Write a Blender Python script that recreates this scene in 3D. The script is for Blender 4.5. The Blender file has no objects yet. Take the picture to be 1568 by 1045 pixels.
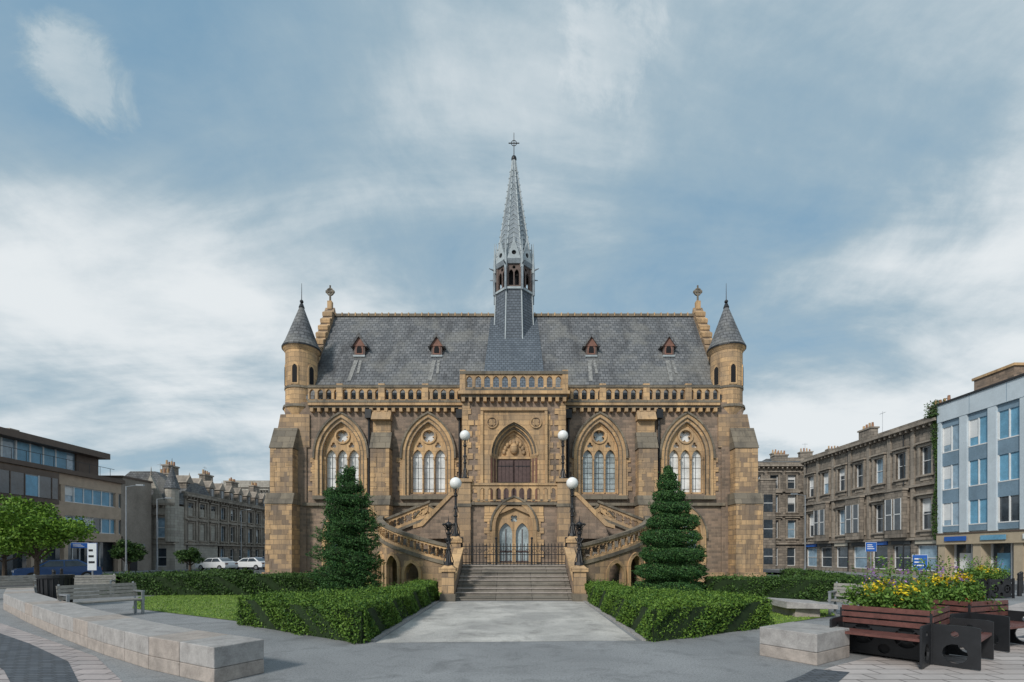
import bpy, math, random
import numpy as np
from mathutils import Vector, Matrix
from mathutils.geometry import tessellate_polygon
random.seed(7); rng=np.random.default_rng(7)
sc=bpy.context.scene
COL=sc.collection
# ---------------------------------------------------------------- materials
def nt(name):
    m=bpy.data.materials.new(name); m.use_nodes=True
    t=m.node_tree; b=t.nodes['Principled BSDF']; return m,t,b
def N(t,typ,**k):
    n=t.nodes.new(typ)
    for a,v in k.items(): setattr(n,a,v)
    return n
def math_(t,op,a,b=None,c=None):
    n=N(t,'ShaderNodeMath',operation=op)
    for i,v in enumerate((a,b,c)):
        if v is None: continue
        if isinstance(v,(int,float)): n.inputs[i].default_value=v
        else: t.links.new(v,n.inputs[i])
    return n.outputs[0]
def mixc(t,f,a,b,bt='MIX'):
    n=N(t,'ShaderNodeMixRGB',blend_type=bt)
    for i,v in enumerate((f,a,b)):
        if isinstance(v,(int,float)): n.inputs[i].default_value=v
        elif isinstance(v,tuple): n.inputs[i].default_value=(*v[:3],1)
        else: t.links.new(v,n.inputs[i])
    return n.outputs[0]
def maprange(t,v,a,b,c,d,smooth=False):
    n=N(t,'ShaderNodeMapRange'); 
    if smooth: n.interpolation_type='SMOOTHSTEP'
    t.links.new(v,n.inputs[0])
    for i,x in enumerate((a,b,c,d)): n.inputs[i+1].default_value=x
    return n.outputs[0]
def noise(t,vec,scale,detail=5,rough=.6,dist=0):
    n=N(t,'ShaderNodeTexNoise'); n.inputs['Scale'].default_value=scale
    n.inputs['Detail'].default_value=detail; n.inputs['Roughness'].default_value=rough
    n.inputs['Distortion'].default_value=dist
    t.links.new(vec,n.inputs['Vector']); return n.outputs['Fac']
def basic(name,col,rough=.7,var=.25,scale=3,bump=.0,metal=0,bscale=40,col2=None,spec=.4):
    m,t,b=nt(name); g=N(t,'ShaderNodeNewGeometry'); P=g.outputs['Position']
    f=noise(t,P,scale); f2=noise(t,P,scale*9,3)
    c2=col2 or tuple(x*(1-var) for x in col)
    c1=tuple(min(1,x*(1+var*.5)) for x in col)
    f=math_(t,'ADD',math_(t,'MULTIPLY',f,.65),math_(t,'MULTIPLY',f2,.35))
    f=maprange(t,f,.35,.65,0,1)
    t.links.new(mixc(t,f,c1,c2),b.inputs['Base Color'])
    b.inputs['Roughness'].default_value=rough; b.inputs['Metallic'].default_value=metal
    b.inputs['Specular IOR Level'].default_value=spec
    if bump:
        bn=N(t,'ShaderNodeBump'); bn.inputs['Strength'].default_value=bump; bn.inputs['Distance'].default_value=.02
        t.links.new(noise(t,P,bscale,4),bn.inputs['Height']); t.links.new(bn.outputs[0],b.inputs['Normal'])
    return m
def stone(name,c1,c2,mortar,bw,bh,ms=.012,soot=.45,bump=.5,rough=.85,offset=.5,sootcol=(.07,.06,.05),tint=None,streak=(1.3,1.3,.3)):
    m,t,b=nt(name); g=N(t,'ShaderNodeNewGeometry')
    sp=N(t,'ShaderNodeSeparateXYZ'); t.links.new(g.outputs['Position'],sp.inputs[0])
    sn=N(t,'ShaderNodeSeparateXYZ'); t.links.new(g.outputs['True Normal'],sn.inputs[0])
    ax=math_(t,'ABSOLUTE',sn.outputs[0]); ay=math_(t,'ABSOLUTE',sn.outputs[1]); az=math_(t,'ABSOLUTE',sn.outputs[2])
    sx=math_(t,'GREATER_THAN',ax,ay); hz=math_(t,'GREATER_THAN',az,.93)
    sx=math_(t,'MULTIPLY',sx,math_(t,'SUBTRACT',1.0,hz))
    u=math_(t,'ADD',math_(t,'MULTIPLY',sp.outputs[1],sx),math_(t,'MULTIPLY',sp.outputs[0],math_(t,'SUBTRACT',1.0,sx)))
    v=math_(t,'ADD',math_(t,'MULTIPLY',sp.outputs[1],hz),math_(t,'MULTIPLY',sp.outputs[2],math_(t,'SUBTRACT',1.0,hz)))
    cb=N(t,'ShaderNodeCombineXYZ'); t.links.new(u,cb.inputs[0]); t.links.new(v,cb.inputs[1])
    br=N(t,'ShaderNodeTexBrick'); br.offset=offset
    t.links.new(cb.outputs[0],br.inputs['Vector'])
    br.inputs['Color1'].default_value=(*c1,1); br.inputs['Color2'].default_value=(*c2,1); br.inputs['Mortar'].default_value=(*mortar,1)
    br.inputs['Scale'].default_value=1; br.inputs['Brick Width'].default_value=bw; br.inputs['Row Height'].default_value=bh
    br.inputs['Mortar Size'].default_value=ms; br.inputs['Mortar Smooth'].default_value=.2
    P=g.outputs['Position']
    n1=noise(t,P,14,4); col=mixc(t,.22,br.outputs['Color'],mixc(t,n1,tuple(x*.5 for x in c2),tuple(min(1,x*1.4) for x in c1)))
    mp=N(t,'ShaderNodeMapping'); mp.inputs['Scale'].default_value=streak; t.links.new(P,mp.inputs[0])
    n2=noise(t,mp.outputs[0],1.1,7,.65)
    sf=math_(t,'MULTIPLY',maprange(t,n2,.47,.70,0,1),soot)
    col=mixc(t,sf,col,sootcol)
    if tint:
        n3=noise(t,P,.5,3); col=mixc(t,math_(t,'MULTIPLY',maprange(t,n3,.48,.62,0,1),.5),col,tint)
        mp2=N(t,'ShaderNodeMapping'); mp2.inputs['Scale'].default_value=(4,4,.35); t.links.new(P,mp2.inputs[0])
        n4=noise(t,mp2.outputs[0],1.0,5,.6); col=mixc(t,maprange(t,n4,.56,.72,0,.45),col,sootcol)
    t.links.new(col,b.inputs['Base Color']); b.inputs['Roughness'].default_value=rough
    b.inputs['Specular IOR Level'].default_value=.25
    bn=N(t,'ShaderNodeBump'); bn.inputs['Strength'].default_value=bump; bn.inputs['Distance'].default_value=.025
    h=math_(t,'SUBTRACT',math_(t,'MULTIPLY',n1,.6),br.outputs['Fac'])
    t.links.new(h,bn.inputs['Height']); t.links.new(bn.outputs[0],b.inputs['Normal'])
    return m
def leafmat(name,ca,cb_,rough=.6,nscale=1.2):
    m,t,b=nt(name); g=N(t,'ShaderNodeNewGeometry')
    f=noise(t,g.outputs['Position'],nscale,3)
    f=math_(t,'ADD',math_(t,'MULTIPLY',f,.8),math_(t,'MULTIPLY',math_(t,'SUBTRACT',g.outputs['Random Per Island'],.35),.7))
    t.links.new(mixc(t,maprange(t,f,.2,.8,0,1),ca,cb_),b.inputs['Base Color'])
    b.inputs['Roughness'].default_value=rough; b.inputs['Specular IOR Level'].default_value=.25
    return m
def glass(name,col,rough=.08,var=.5,scale=.6,metal=0,spec=.8):
    m=basic(name,col,rough,var,scale,metal=metal,spec=spec); return m
gold=stone('golden_ashlar',(.70,.455,.235),(.37,.25,.15),(.22,.165,.115),.62,.30,ms=.014,soot=.66,tint=(.31,.235,.165),sootcol=(.075,.065,.058))
goldtrim=stone('golden_trim',(.67,.44,.23),(.46,.30,.165),(.24,.17,.11),.5,.6,ms=.008,soot=.64,tint=(.34,.255,.175),sootcol=(.08,.068,.058))
mixed=stone('mixed_ashlar',(.62,.41,.225),(.17,.13,.105),(.22,.17,.125),.50,.30,ms=.014,soot=.6,tint=(.24,.19,.15),sootcol=(.075,.065,.058))
brown=stone('brown_rubble',(.37,.265,.195),(.15,.12,.098),(.28,.22,.165),.42,.17,ms=.014,soot=.5,tint=(.23,.18,.15))
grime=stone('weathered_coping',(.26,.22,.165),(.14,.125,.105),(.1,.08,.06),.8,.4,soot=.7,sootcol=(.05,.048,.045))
slate=stone('roof_slate',(.215,.22,.228),(.11,.118,.128),(.045,.047,.05),.32,.23,ms=.018,soot=.8,sootcol=(.05,.05,.053),tint=(.24,.235,.215),rough=.7,bump=1,streak=(1.0,.3,.16))
slateblue=stone('roof_slate_blue',(.15,.175,.205),(.095,.115,.14),(.04,.045,.05),.28,.2,ms=.016,soot=.4,sootcol=(.055,.065,.075),rough=.6,bump=.9,streak=(1.2,.35,.22))
lead=basic('spire_lead',(.26,.30,.33),.5,.45,2,bump=.3,metal=.1)
leadpale=basic('spire_lead_ribs',(.38,.43,.45),.5,.3,3)
darkwood=basic('belfry_timber',(.15,.11,.095),.7,.4,5)
vdark=basic('interior_dark',(.012,.012,.014),.9,.2)
iron=basic('black_iron',(.018,.019,.022),.45,.3,6)
creamglass=glass('window_blind_glass',(.80,.81,.80),.10,.32,1.6)
blueglass=glass('leaded_blue_glass',(.38,.45,.47),.1,.5,1.8)
darkglass=glass('dark_window_glass',(.05,.065,.08),.05,.6,.5)
skyglass=glass('reflective_window_glass',(.28,.40,.50),.05,.5,.35)
doorw=basic('oak_door',(.11,.07,.065),.6,.35,5)
globe=basic('opal_globe',(.85,.85,.83),.25,.05)
redstone=basic('red_sandstone',(.24,.125,.095),.8,.35,4)
potclay=basic('chimney_pot_clay',(.34,.18,.11),.8,.3,4)
stepst=stone('step_stone',(.27,.245,.21),(.165,.15,.13),(.07,.065,.06),1.4,1.0,soot=.5,sootcol=(.07,.065,.055))
granite=basic('wall_granite',(.42,.40,.385),.8,.3,5,bump=.6,bscale=120,col2=(.27,.255,.245))
granite2=basic('wall_granite_warm',(.42,.365,.325),.8,.3,5,bump=.6,bscale=120,col2=(.28,.245,.22))
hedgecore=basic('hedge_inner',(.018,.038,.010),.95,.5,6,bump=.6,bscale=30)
leafH=leafmat('hedge_leaves',(.028,.078,.012),(.14,.24,.035),nscale=2.2)
leafY=leafmat('yew_leaves',(.012,.052,.018),(.075,.165,.045),nscale=3.2)
leafT=leafmat('tree_leaves',(.06,.14,.012),(.18,.31,.035))
leafB=leafmat('back_hedge_leaves',(.024,.06,.014),(.075,.14,.03),nscale=1.5)
bark=basic('bark',(.10,.075,.055),.9,.4,8,bump=.6)
white=basic('white_paint',(.72,.73,.73),.5,.12,2)
greyst=stone('grey_ashlar',(.36,.305,.25),(.16,.14,.12),(.10,.09,.08),.7,.33,ms=.018,soot=.65,bump=.8,sootcol=(.06,.055,.048),tint=(.22,.195,.165))
greystL=stone('pale_ashlar',(.46,.43,.37),(.34,.31,.27),(.2,.18,.16),.7,.33,soot=.3)
greytrim=stone('grey_trim',(.40,.345,.285),(.25,.215,.18),(.12,.11,.1),1.2,.6,soot=.6,sootcol=(.07,.063,.055))
# ---------------------------------------------------------------- builder
class B:
    def __init__(s,name,M=None): s.name=name; s.p={}; s.M=M
    def add(s,part,mat,verts,faces,smooth=False):
        k=(part,mat.name); 
        if k not in s.p: s.p[k]=[mat,[],[],smooth]
        e=s.p[k]; o=len(e[1])
        if s.M is not None: verts=[tuple(s.M@Vector(v)) for v in verts]
        e[1].extend(verts); e[2].extend([tuple(i+o for i in f) for f in faces])
    def box(s,part,mat,x0,x1,y0,y1,z0,z1):
        v=[(x0,y0,z0),(x1,y0,z0),(x1,y1,z0),(x0,y1,z0),(x0,y0,z1),(x1,y0,z1),(x1,y1,z1),(x0,y1,z1)]
        s.add(part,mat,v,[(0,3,2,1),(4,5,6,7),(0,1,5,4),(1,2,6,5),(2,3,7,6),(3,0,4,7)])
    def hexa(s,part,mat,v):
        s.add(part,mat,v,[(0,3,2,1),(4,5,6,7),(0,1,5,4),(1,2,6,5),(2,3,7,6),(3,0,4,7)])
    def cyl(s,part,mat,x,y,z0,z1,r0,r1=None,n=16,rot=0,smooth=False):
        if r1 is None: r1=r0
        v=[];f=[]
        for i in range(n):
            a=2*math.pi*i/n+rot; c,d=math.cos(a),math.sin(a)
            v+= [(x+r0*c,y+r0*d,z0),(x+r1*c,y+r1*d,z1)]
        for i in range(n):
            j=(i+1)%n; f.append((2*i,2*j,2*j+1,2*i+1))
        f.append(tuple(2*i for i in range(n))[::-1]); f.append(tuple(2*i+1 for i in range(n)))
        s.add(part,mat,v,f,smooth)
    def tube(s,part,mat,a,b,r0,r1=None,n=6):
        if r1 is None: r1=r0
        a=Vector(a);b=Vector(b);d=(b-a).normalized()
        u=d.orthogonal().normalized();w=d.cross(u);v=[];f=[]
        for i in range(n):
            t=2*math.pi*i/n; o=u*math.cos(t)+w*math.sin(t)
            v+=[tuple(a+o*r0),tuple(b+o*r1)]
        for i in range(n):
            j=(i+1)%n; f.append((2*i,2*j,2*j+1,2*i+1))
        f.append(tuple(2*i for i in range(n))[::-1]); f.append(tuple(2*i+1 for i in range(n)))
        s.add(part,mat,v,f)
    def sphere(s,part,mat,x,y,z,r,n=16,m=10,sz=1):
        v=[];f=[]
        for j in range(m+1):
            p=math.pi*j/m
            for i in range(n):
                a=2*math.pi*i/n; v.append((x+r*math.sin(p)*math.cos(a),y+r*math.sin(p)*math.sin(a),z+sz*r*math.cos(p)))
        for j in range(m):
            for i in range(n):
                k=(i+1)%n; f.append((j*n+i,(j+1)*n+i,(j+1)*n+k,j*n+k))
        s.add(part,mat,v,f,True)
    def plate(s,part,mat,outer,holes,w0,w1,fm=None,rim=True):
        fm=fm or (lambda u,v,w:(u,w,v))
        polys=[outer]+list(holes); flat=[p for q in polys for p in q]
        tris=tessellate_polygon([[Vector((p[0],p[1],0)) for p in q] for q in polys])
        n=len(flat); v=[fm(p[0],p[1],w0) for p in flat]+[fm(p[0],p[1],w1) for p in flat]
        f=[tuple(t) for t in tris]+[tuple(i+n for i in t[::-1]) for t in tris]
        o=0
        for k,q in enumerate(polys):
            m=len(q)
            if rim or k>0:
                for i in range(m):
                    j=(i+1)%m; f.append((o+i,o+j,o+j+n,o+i+n))
            o+=m
        s.add(part,mat,v,f)
    def finish(s,origin=None,bevel=0):
        allv=[v for e in s.p.values() for v in e[1]]
        if origin is None:
            xs=[v[0] for v in allv];ys=[v[1] for v in allv];zs=[v[2] for v in allv]
            origin=((min(xs)+max(xs))/2,(min(ys)+max(ys))/2,min(zs))
        obs=[]
        for (pn,_),(mat,v,f,sm) in s.p.items():
            me=bpy.data.meshes.new(pn); me.from_pydata([(a[0]-origin[0],a[1]-origin[1],a[2]-origin[2]) for a in v],[],f)
            me.materials.append(mat)
            if sm: me.polygons.foreach_set('use_smooth',[True]*len(me.polygons))
            me.update(); ob=bpy.data.objects.new(pn,me); COL.objects.link(ob); obs.append(ob)
            if bevel:
                md=ob.modifiers.new('bevel','BEVEL'); md.width=bevel; md.segments=2; md.limit_method='ANGLE'
        if len(obs)==1:
            obs[0].name=s.name; obs[0].location=origin; return obs[0]
        r=bpy.data.objects.new(s.name,None); COL.objects.link(r); r.location=origin; r.empty_display_size=.3
        for o in obs: o.parent=r
        return r
def T(x,y,z=0,rot=0): return Matrix.Translation((x,y,z))@Matrix.Rotation(math.radians(rot),4,'Z')
def arch(cx,hw,zs,off,zb,n=7):
    R=hw+off; a=math.acos(-off/R); L=[]
    for i in range(n+1):
        t=math.pi+(a-math.pi)*i/n; L.append((cx+off+R*math.cos(t),zs+R*math.sin(t)))
    Rr=[(2*cx-x,z) for x,z in L[:-1]][::-1]
    return [(cx-hw,zb)]+L+Rr+[(cx+hw,zb)]
def circ(cx,cz,r,n=14): return [(cx+r*math.cos(2*math.pi*i/n),cz+r*math.sin(2*math.pi*i/n)) for i in range(n)]
def quat(cx,cz,r,k=4,n=4):
    pts=[]
    for q in range(k):
        a=2*math.pi*q/k+math.pi/4 if k==4 else 2*math.pi*q/k+math.pi/2
        ox,oz=cx+r*.5*math.cos(a),cz+r*.5*math.sin(a); sp=math.pi*.62
        for i in range(n+1):
            t=a-sp+2*sp*i/n; pts.append((ox+r*.52*math.cos(t),oz+r*.52*math.sin(t)))
    return pts
def ring(cx,ho,hi,zs,off,zb): 
    o=arch(cx,ho,zs,off,zb); i=arch(cx,hi,zs,off,zb); return o+i[::-1]
def meshobj(name,V,F,mat,loc=(0,0,0),parent=None):
    me=bpy.data.meshes.new(name); V=np.asarray(V,dtype=np.float32); n=len(V)
    q=n//4; me.vertices.add(n); me.vertices.foreach_set('co',V.ravel())
    me.loops.add(n); me.loops.foreach_set('vertex_index',np.arange(n,dtype=np.int32))
    me.polygons.add(q); me.polygons.foreach_set('loop_start',np.arange(0,n,4,dtype=np.int32))
    me.polygons.foreach_set('loop_total',np.full(q,4,dtype=np.int32))
    me.update(calc_edges=True)
    me.materials.append(mat); ob=bpy.data.objects.new(name,me); COL.objects.link(ob); ob.location=loc
    if parent: ob.parent=parent
    return ob
def leafquads(C,size,flat=0.0):
    C=np.asarray(C); n=len(C)
    a=rng.normal(size=(n,3)); a/=np.linalg.norm(a,axis=1)[:,None]
    b=rng.normal(size=(n,3)); b-= (b*a).sum(1)[:,None]*a; b/=np.linalg.norm(b,axis=1)[:,None]
    s=size*(.6+.8*rng.random((n,1)))
    V=np.stack([C-a*s,C-b*s*.5,C+a*s,C+b*s*.5],axis=1)
    return V.reshape(-1,3)
# ================================================================ GALLERY
G=B('gothic_museum_building')
def bal(b,x0,x1,y,z0,z1,sp,th=.18,part='parapet_balustrade',fm=None,kind='arch',mat=None):
    mat=mat or goldtrim
    n=max(1,round((x1-x0)/sp)); d=(x1-x0)/n; h=z1-z0
    for i in range(n):
        c=x0+(i+.5)*d
        if kind=='arch': hs=[arch(c,d*.33,z0+h*.62,d*.12,z0+h*.08,4)]
        else: hs=[quat(c,z0+h*.5,min(d,h)*.45)]
        b.plate(part,mat,[(c-d/2,z0),(c-d/2,z1),(c+d/2,z1),(c+d/2,z0)],hs,y,y+th,fm,rim=(i in(0,n-1)))
        b.box('baluster_base',grime,c-d/2-.06,c-d/2+.06,y-.03,y+th+.03,z0+.0,z0+.09)
WX=[5.46,11.0]
for s in (-1,1):
    X=lambda a,b:(min(s*a,s*b),max(s*a,s*b))
    holes=[]
    for wx in WX:
        holes.append(arch(s*wx,1.27,8.1,1.27,5.65)); holes.append(arch(s*wx,.92,2.95,.92,1.2))
    xa,xb=X(3.0,14.6)
    G.plate('front_wall',brown,[(xa,0),(xa,11.5),(xb,11.5),(xb,0)],holes,30,30.7)
    for k,wx in enumerate(WX):
        c=s*wx
        G.plate('window_surround',goldtrim,ring(c,1.66,1.42,8.1,1.27,5.5),[],29.86,30.02)
        G.plate('window_surround',gold,ring(c,1.42,1.2,8.1,1.27,5.5),[],29.94,30.25)
        G.plate('window_inner_order',goldtrim,ring(c,1.27,1.12,8.1,1.27,5.62),[],30.1,30.4)
        G.plate('window_moulding',grime,ring(c,1.46,1.42,8.1,1.27,5.6),[],29.84,29.9)
        G.plate('window_moulding_inner',grime,ring(c,1.24,1.20,8.1,1.27,5.6),[],29.92,30.0)
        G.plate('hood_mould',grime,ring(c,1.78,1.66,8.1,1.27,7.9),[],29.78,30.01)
        for sd_ in(-1,1):
            for q in range(8):
                w_=(.34 if q%2 else .16)*random.uniform(.8,1.3)
                a0,a1=sorted((c+sd_*1.66,c+sd_*(1.66+w_))); G.box('jamb_quoin',gold,a0,a1,29.93,30.02,5.55+q*.30,5.55+q*.30+.292)
        hs=[]
        for dx in (-.73,0,.73): hs.append(arch(c+dx,.325,7.95,.325,5.78,5))
        hs.append(circ(c,9.36,.42)); hs.append(quat(c-.58,8.78,.2,3)); hs.append(quat(c+.58,8.78,.2,3))
        G.plate('window_tracery',goldtrim,arch(c,1.2,8.1,1.27,5.66),hs,30.16,30.36)
        G.plate('rose_ring',goldtrim,circ(c,9.36,.5),[circ(c,9.36,.39)],30.08,30.18)
        G.plate('rose_cusps',goldtrim,circ(c,9.36,.425),[quat(c,9.36,.40)],30.24,30.32)
        for dx in(-1.09,-.365,.365,1.09): 
            G.cyl('window_colonnette',gold,c+dx,30.12,5.7,7.95,.045,n=8); G.cyl('window_colonnette',gold,c+dx,30.12,7.85,8.02,.08,n=8)
        isb=(s==1 and k==0)
        G.plate('window_glass',blueglass if isb else creamglass,arch(c,1.25,8.1,1.27,5.64),[],30.40,30.43)
        for dx in(-.73,0,.73):
            G.box('glazing_bars',iron,c+dx-.008,c+dx+.008,30.37,30.395,5.8,8.2)
            for q in range(7): 
                if isb or q%2==0: G.box('glazing_bars',iron,c+dx-.32,c+dx+.32,30.372,30.392,6.0+q*.34,6.012+q*.34)
        G.box('window_sill',grime,c-1.75,c+1.75,29.72,30.1,5.28,5.52)
        G.plate('lower_window_surround',goldtrim,ring(c,1.22,.9,2.95,.92,1.1),[],29.88,30.2)
        G.plate('lower_hood',grime,ring(c,1.32,1.22,2.95,.92,2.8),[],29.82,30.01)
        G.plate('lower_tracery',goldtrim,arch(c,.95,2.95,.92,1.2),[arch(c-.42,.32,2.8,.32,1.3,5),arch(c+.42,.32,2.8,.32,1.3,5),circ(c,3.75,.24,10)],30.2,30.34)
        G.plate('lower_glass',skyglass,arch(c,.95,2.95,.92,1.2),[],30.38,30.41)
    def buttress(cx,w,y1,tops,part='buttress'):
        for (z0,z1,pr,ww,cap) in tops:
            G.box(part,mixed,cx-ww/2+.03,cx+ww/2-.03,30-pr,30.05,z0,z1)
            z=z0
            while z<z1-.05:
                hh=random.choice((.28,.34,.40)); h=min(hh,z1-z)
                for sd_ in(-1,1):
                    w_=random.uniform(.16,.42)
                    a0,a1=sorted((cx+sd_*ww/2,cx+sd_*(ww/2-w_))); G.box('buttress_quoin' ,gold if random.random()<.68 else mixed,a0,a1,30-pr-random.uniform(.008,.03),30.04,z,z+h-.008)
                z+=hh
            if cap:
                a,bb=cx-ww/2-.05,cx+ww/2+.05; p2=cap; zt=z1+(pr-p2)*2.0+.1
                G.hexa('buttress_weathering',grime,[(a,30-pr-.06,z1),(bb,30-pr-.06,z1),(bb,30.02,z1),(a,30.02,z1),
                    (a,30-p2-.06,zt),(bb,30-p2-.06,zt),(bb,30.02,zt),(a,30.02,zt)])
    bx=s*8.35
    buttress(bx,1.2,0,[(0,.7,1.15,1.5,.0),(.7,4.85,1.0,1.3,.75),(5.2,8.4,.75,1.18,.25)])
    G.box('buttress_upper',gold,bx-.55,bx+.55,29.75,30.05,9.3,10.9)
    G.hexa('buttress_upper_cap',goldtrim,[(bx-.6,29.4,10.25),(bx+.6,29.4,10.25),(bx+.6,30,10.25),(bx-.6,30,10.25),(bx-.6,29.7,10.8),(bx+.6,29.7,10.8),(bx+.6,30,10.8),(bx-.6,30,10.8)])
    cx=s*14.45
    buttress(cx,1.6,0,[(0,.7,1.35,1.85,.0),(.7,4.9,1.15,1.65,.85),(5.2,8.4,.8,1.4,.15)])
    x0,x1=X(13.2,15.25)
    G.box('corner_mass',brown,x0,x1,29.9,32,0,8.6)
    x0,x1=X(15.25,15.85); G.box('side_buttress',mixed,x0,x1,30.3,31.8,0,4.9)
    x0,x1=X(15.25,15.6); G.box('side_buttress',mixed,x0,x1,30.3,31.8,4.9,8.3)
    xi,xo=s*13.0,s*15.25; v=[(min(xi,xo),29.9,8.6),(max(xi,xo),29.9,8.6),(max(xi,xo),32,8.6),(min(xi,xo),32,8.6)]
    ti,to=s*13.0,s*14.85; v+=[(min(ti,to),29.9,10.7),(max(ti,to),29.9,10.7),(max(ti,to),31.8,10.7),(min(ti,to),31.8,10.7)]
    G.hexa('corner_shoulder',mixed,v)
    v=[(min(s*15.2,s*15.62),30.2,8.3),(max(s*15.2,s*15.62),30.2,8.3),(max(s*15.2,s*15.62),31.9,8.3),(min(s*15.2,s*15.62),31.9,8.3)]
    v+=[(min(s*14.7,s*14.85),30.2,10.3),(max(s*14.7,s*14.85),30.2,10.3),(max(s*14.7,s*14.85),31.9,10.3),(min(s*14.7,s*14.85),31.9,10.3)]
    G.hexa('side_weathering',grime,v)
    tx,ty=s*13.95,30.9
    G.cyl('turret_corbel',goldtrim,tx,ty,10.2,11.2,.75,1.08,24)
    G.cyl('turret_string',grime,tx,ty,11.2,11.38,1.14,1.1,24)
    G.cyl('turret_shaft',gold,tx,ty,11.38,14.9,.98,.98,24)
    G.cyl('turret_string',grime,tx,ty,12.45,12.58,1.03,1.03,24)
    G.cyl('turret_cornice',goldtrim,tx,ty,14.9,15.15,1.0,1.16,24)
    G.cyl('turret_cornice_top',iron,tx,ty,15.15,15.25,1.2,1.2,24)
    G.cyl('turret_roof',slate,tx,ty,15.25,15.7,1.2,.98,24); G.cyl('turret_roof',slate,tx,ty,15.7,18.0,.98,.14,24)
    G.cyl('turret_finial',iron,tx,ty,18.0,18.25,.19,.1,12); G.cyl('turret_finial',iron,tx,ty,18.2,19.6,.03,.012,8)
    G.sphere('turret_finial_knop',iron,tx,ty,18.4,.12,10,6)
    for a in (-150,-90,-30):
        ar=math.radians(a); px,py=tx+.97*math.cos(ar),ty+.97*math.sin(ar)
        Mx=Matrix.Translation((px,py,0))@Matrix.Rotation(ar+math.pi/2,4,'Z')
        G.plate('turret_slit',goldtrim,arch(0,.24,13.75,.1,12.65,4),[],-.03,.1,lambda u,v_,w,Mx=Mx:tuple(Mx@Vector((u,w,v_))))
        G.plate('turret_slit_void',vdark,arch(0,.15,13.7,.08,12.75,4),[],-.045,.05,lambda u,v_,w,Mx=Mx:tuple(Mx@Vector((u,w,v_))))
    x0,x1=X(3.15,13.0)
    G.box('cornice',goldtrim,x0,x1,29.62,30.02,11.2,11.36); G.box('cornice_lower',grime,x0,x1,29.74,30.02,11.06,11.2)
    q=x0+.2
    while q<x1-.1:
        G.box('corbel',goldtrim,q-.1,q+.1,29.7,30.01,10.82,11.06); q+=.47
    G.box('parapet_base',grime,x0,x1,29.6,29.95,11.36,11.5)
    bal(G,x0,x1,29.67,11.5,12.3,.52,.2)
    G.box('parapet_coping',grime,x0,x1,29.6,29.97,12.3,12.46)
    for q in (5.6,8.35,11.0): 
        G.box('parapet_pier',gold,s*q-.2,s*q+.2,29.61,29.96,11.36,12.56)
    x0,x1=X(3.05,13.4)
    G.box('string_course',grime,x0,x1,29.8,30.02,4.88,5.06); G.box('plinth',gold,x0,x1,29.85,30.02,0,.65)
    for q in (3.45,9.2):
        G.cyl('downpipe',iron,s*q,29.85,5.1,10.9,.075,n=8); G.box('rainwater_head',iron,s*q-.2,s*q+.2,29.62,29.98,10.4,10.95)
    g0,g1=X(13.35,13.85)
    fmg=lambda u,v_,w:(w,u,v_)
    G.plate('gable_wall',gold,[(30.3,11.5),(34.8,19.45),(39.3,11.5)],[],g0,g1,fmg)
    h0,h1=X(13.25,13.95)
    G.plate('gable_coping',mixed,[(30.25,12.0),(34.8,20.05),(34.8,19.4),(30.55,12.0)],[],h0,h1,fmg)
    G.plate('gable_coping',mixed,[(39.35,12.0),(34.8,20.05),(34.8,19.4),(39.05,12.0)],[],h0,h1,fmg)
    for i in range(8):
        t=.3+i*.085; yy=30.25+4.55*t; zz=12+8.05*t
        G.hexa('gable_crocket',goldtrim,[(h0,yy-.1,zz-.05),(h1,yy-.1,zz-.05),(h1,yy+.25,zz+.3),(h0,yy+.25,zz+.3),(h0,yy-.12,zz+.22),(h1,yy-.12,zz+.22),(h1,yy+.15,zz+.42),(h0,yy+.15,zz+.42)])
    cxg=(h0+h1)/2
    G.box('gable_finial',goldtrim,cxg-.16,cxg+.16,34.64,34.96,19.9,20.5)
    G.cyl('gable_finial',grime,cxg,34.8,20.5,21.7,.08,.06,8); G.box('gable_cross',grime,cxg-.32,cxg+.32,34.73,34.87,21.15,21.3)
    G.plate('gable_cross',grime,circ(cxg,21.22,.28),[circ(cxg,21.22,.19)],34.74,34.86)
    w0,w1=X(13.9,14.5); G.box('side_wall',brown,w0,w1,31.9,39.5,0,11.9)
G.box('rear_body',vdark,-13.8,13.8,30.9,31.0,0,11.6)
G.box('back_wall',brown,-14.5,14.5,39.4,39.9,0,11.9)
for y0 in (30.15,39.45):
    ym=34.8
    G.hexa('main_roof',slate,[(-13.4,y0,12.0-.25),(13.4,y0,12.0-.25),(13.4,ym,19.4-.3),(-13.4,ym,19.4-.3),(-13.4,y0,11.98),(13.4,y0,11.98),(13.4,ym,19.42),(-13.4,ym,19.42)])
sl=(19.42-11.98)/(34.8-30.15)
rz=lambda y:11.98+(y-30.15)*sl
def roofpatch(x0a,x1a,ya,x0b,x1b,yb,mat,part,e=.02):
    G.add(part,mat,[(x0a,ya-.03,rz(ya)+e),(x1a,ya-.03,rz(ya)+e),(x1b,yb-.03,rz(yb)+e),(x0b,yb-.03,rz(yb)+e)],[(0,1,2,3)])
roofpatch(-2.1,2.1,30.3,-1.7,1.7,34.7,slateblue,'roof_centre_strip')
G.box('ridge_tiles',grime,-13.3,13.3,34.66,34.94,19.36,19.56)
k=0
while k<54:
    G.box('ridge_joint',goldtrim,-13.2+k*.49,-13.2+k*.49+.08,34.63,34.97,19.38,19.62); k+=1
stain=basic('slate_pale_streak',(.27,.27,.26),.8,.6,6)
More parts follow.
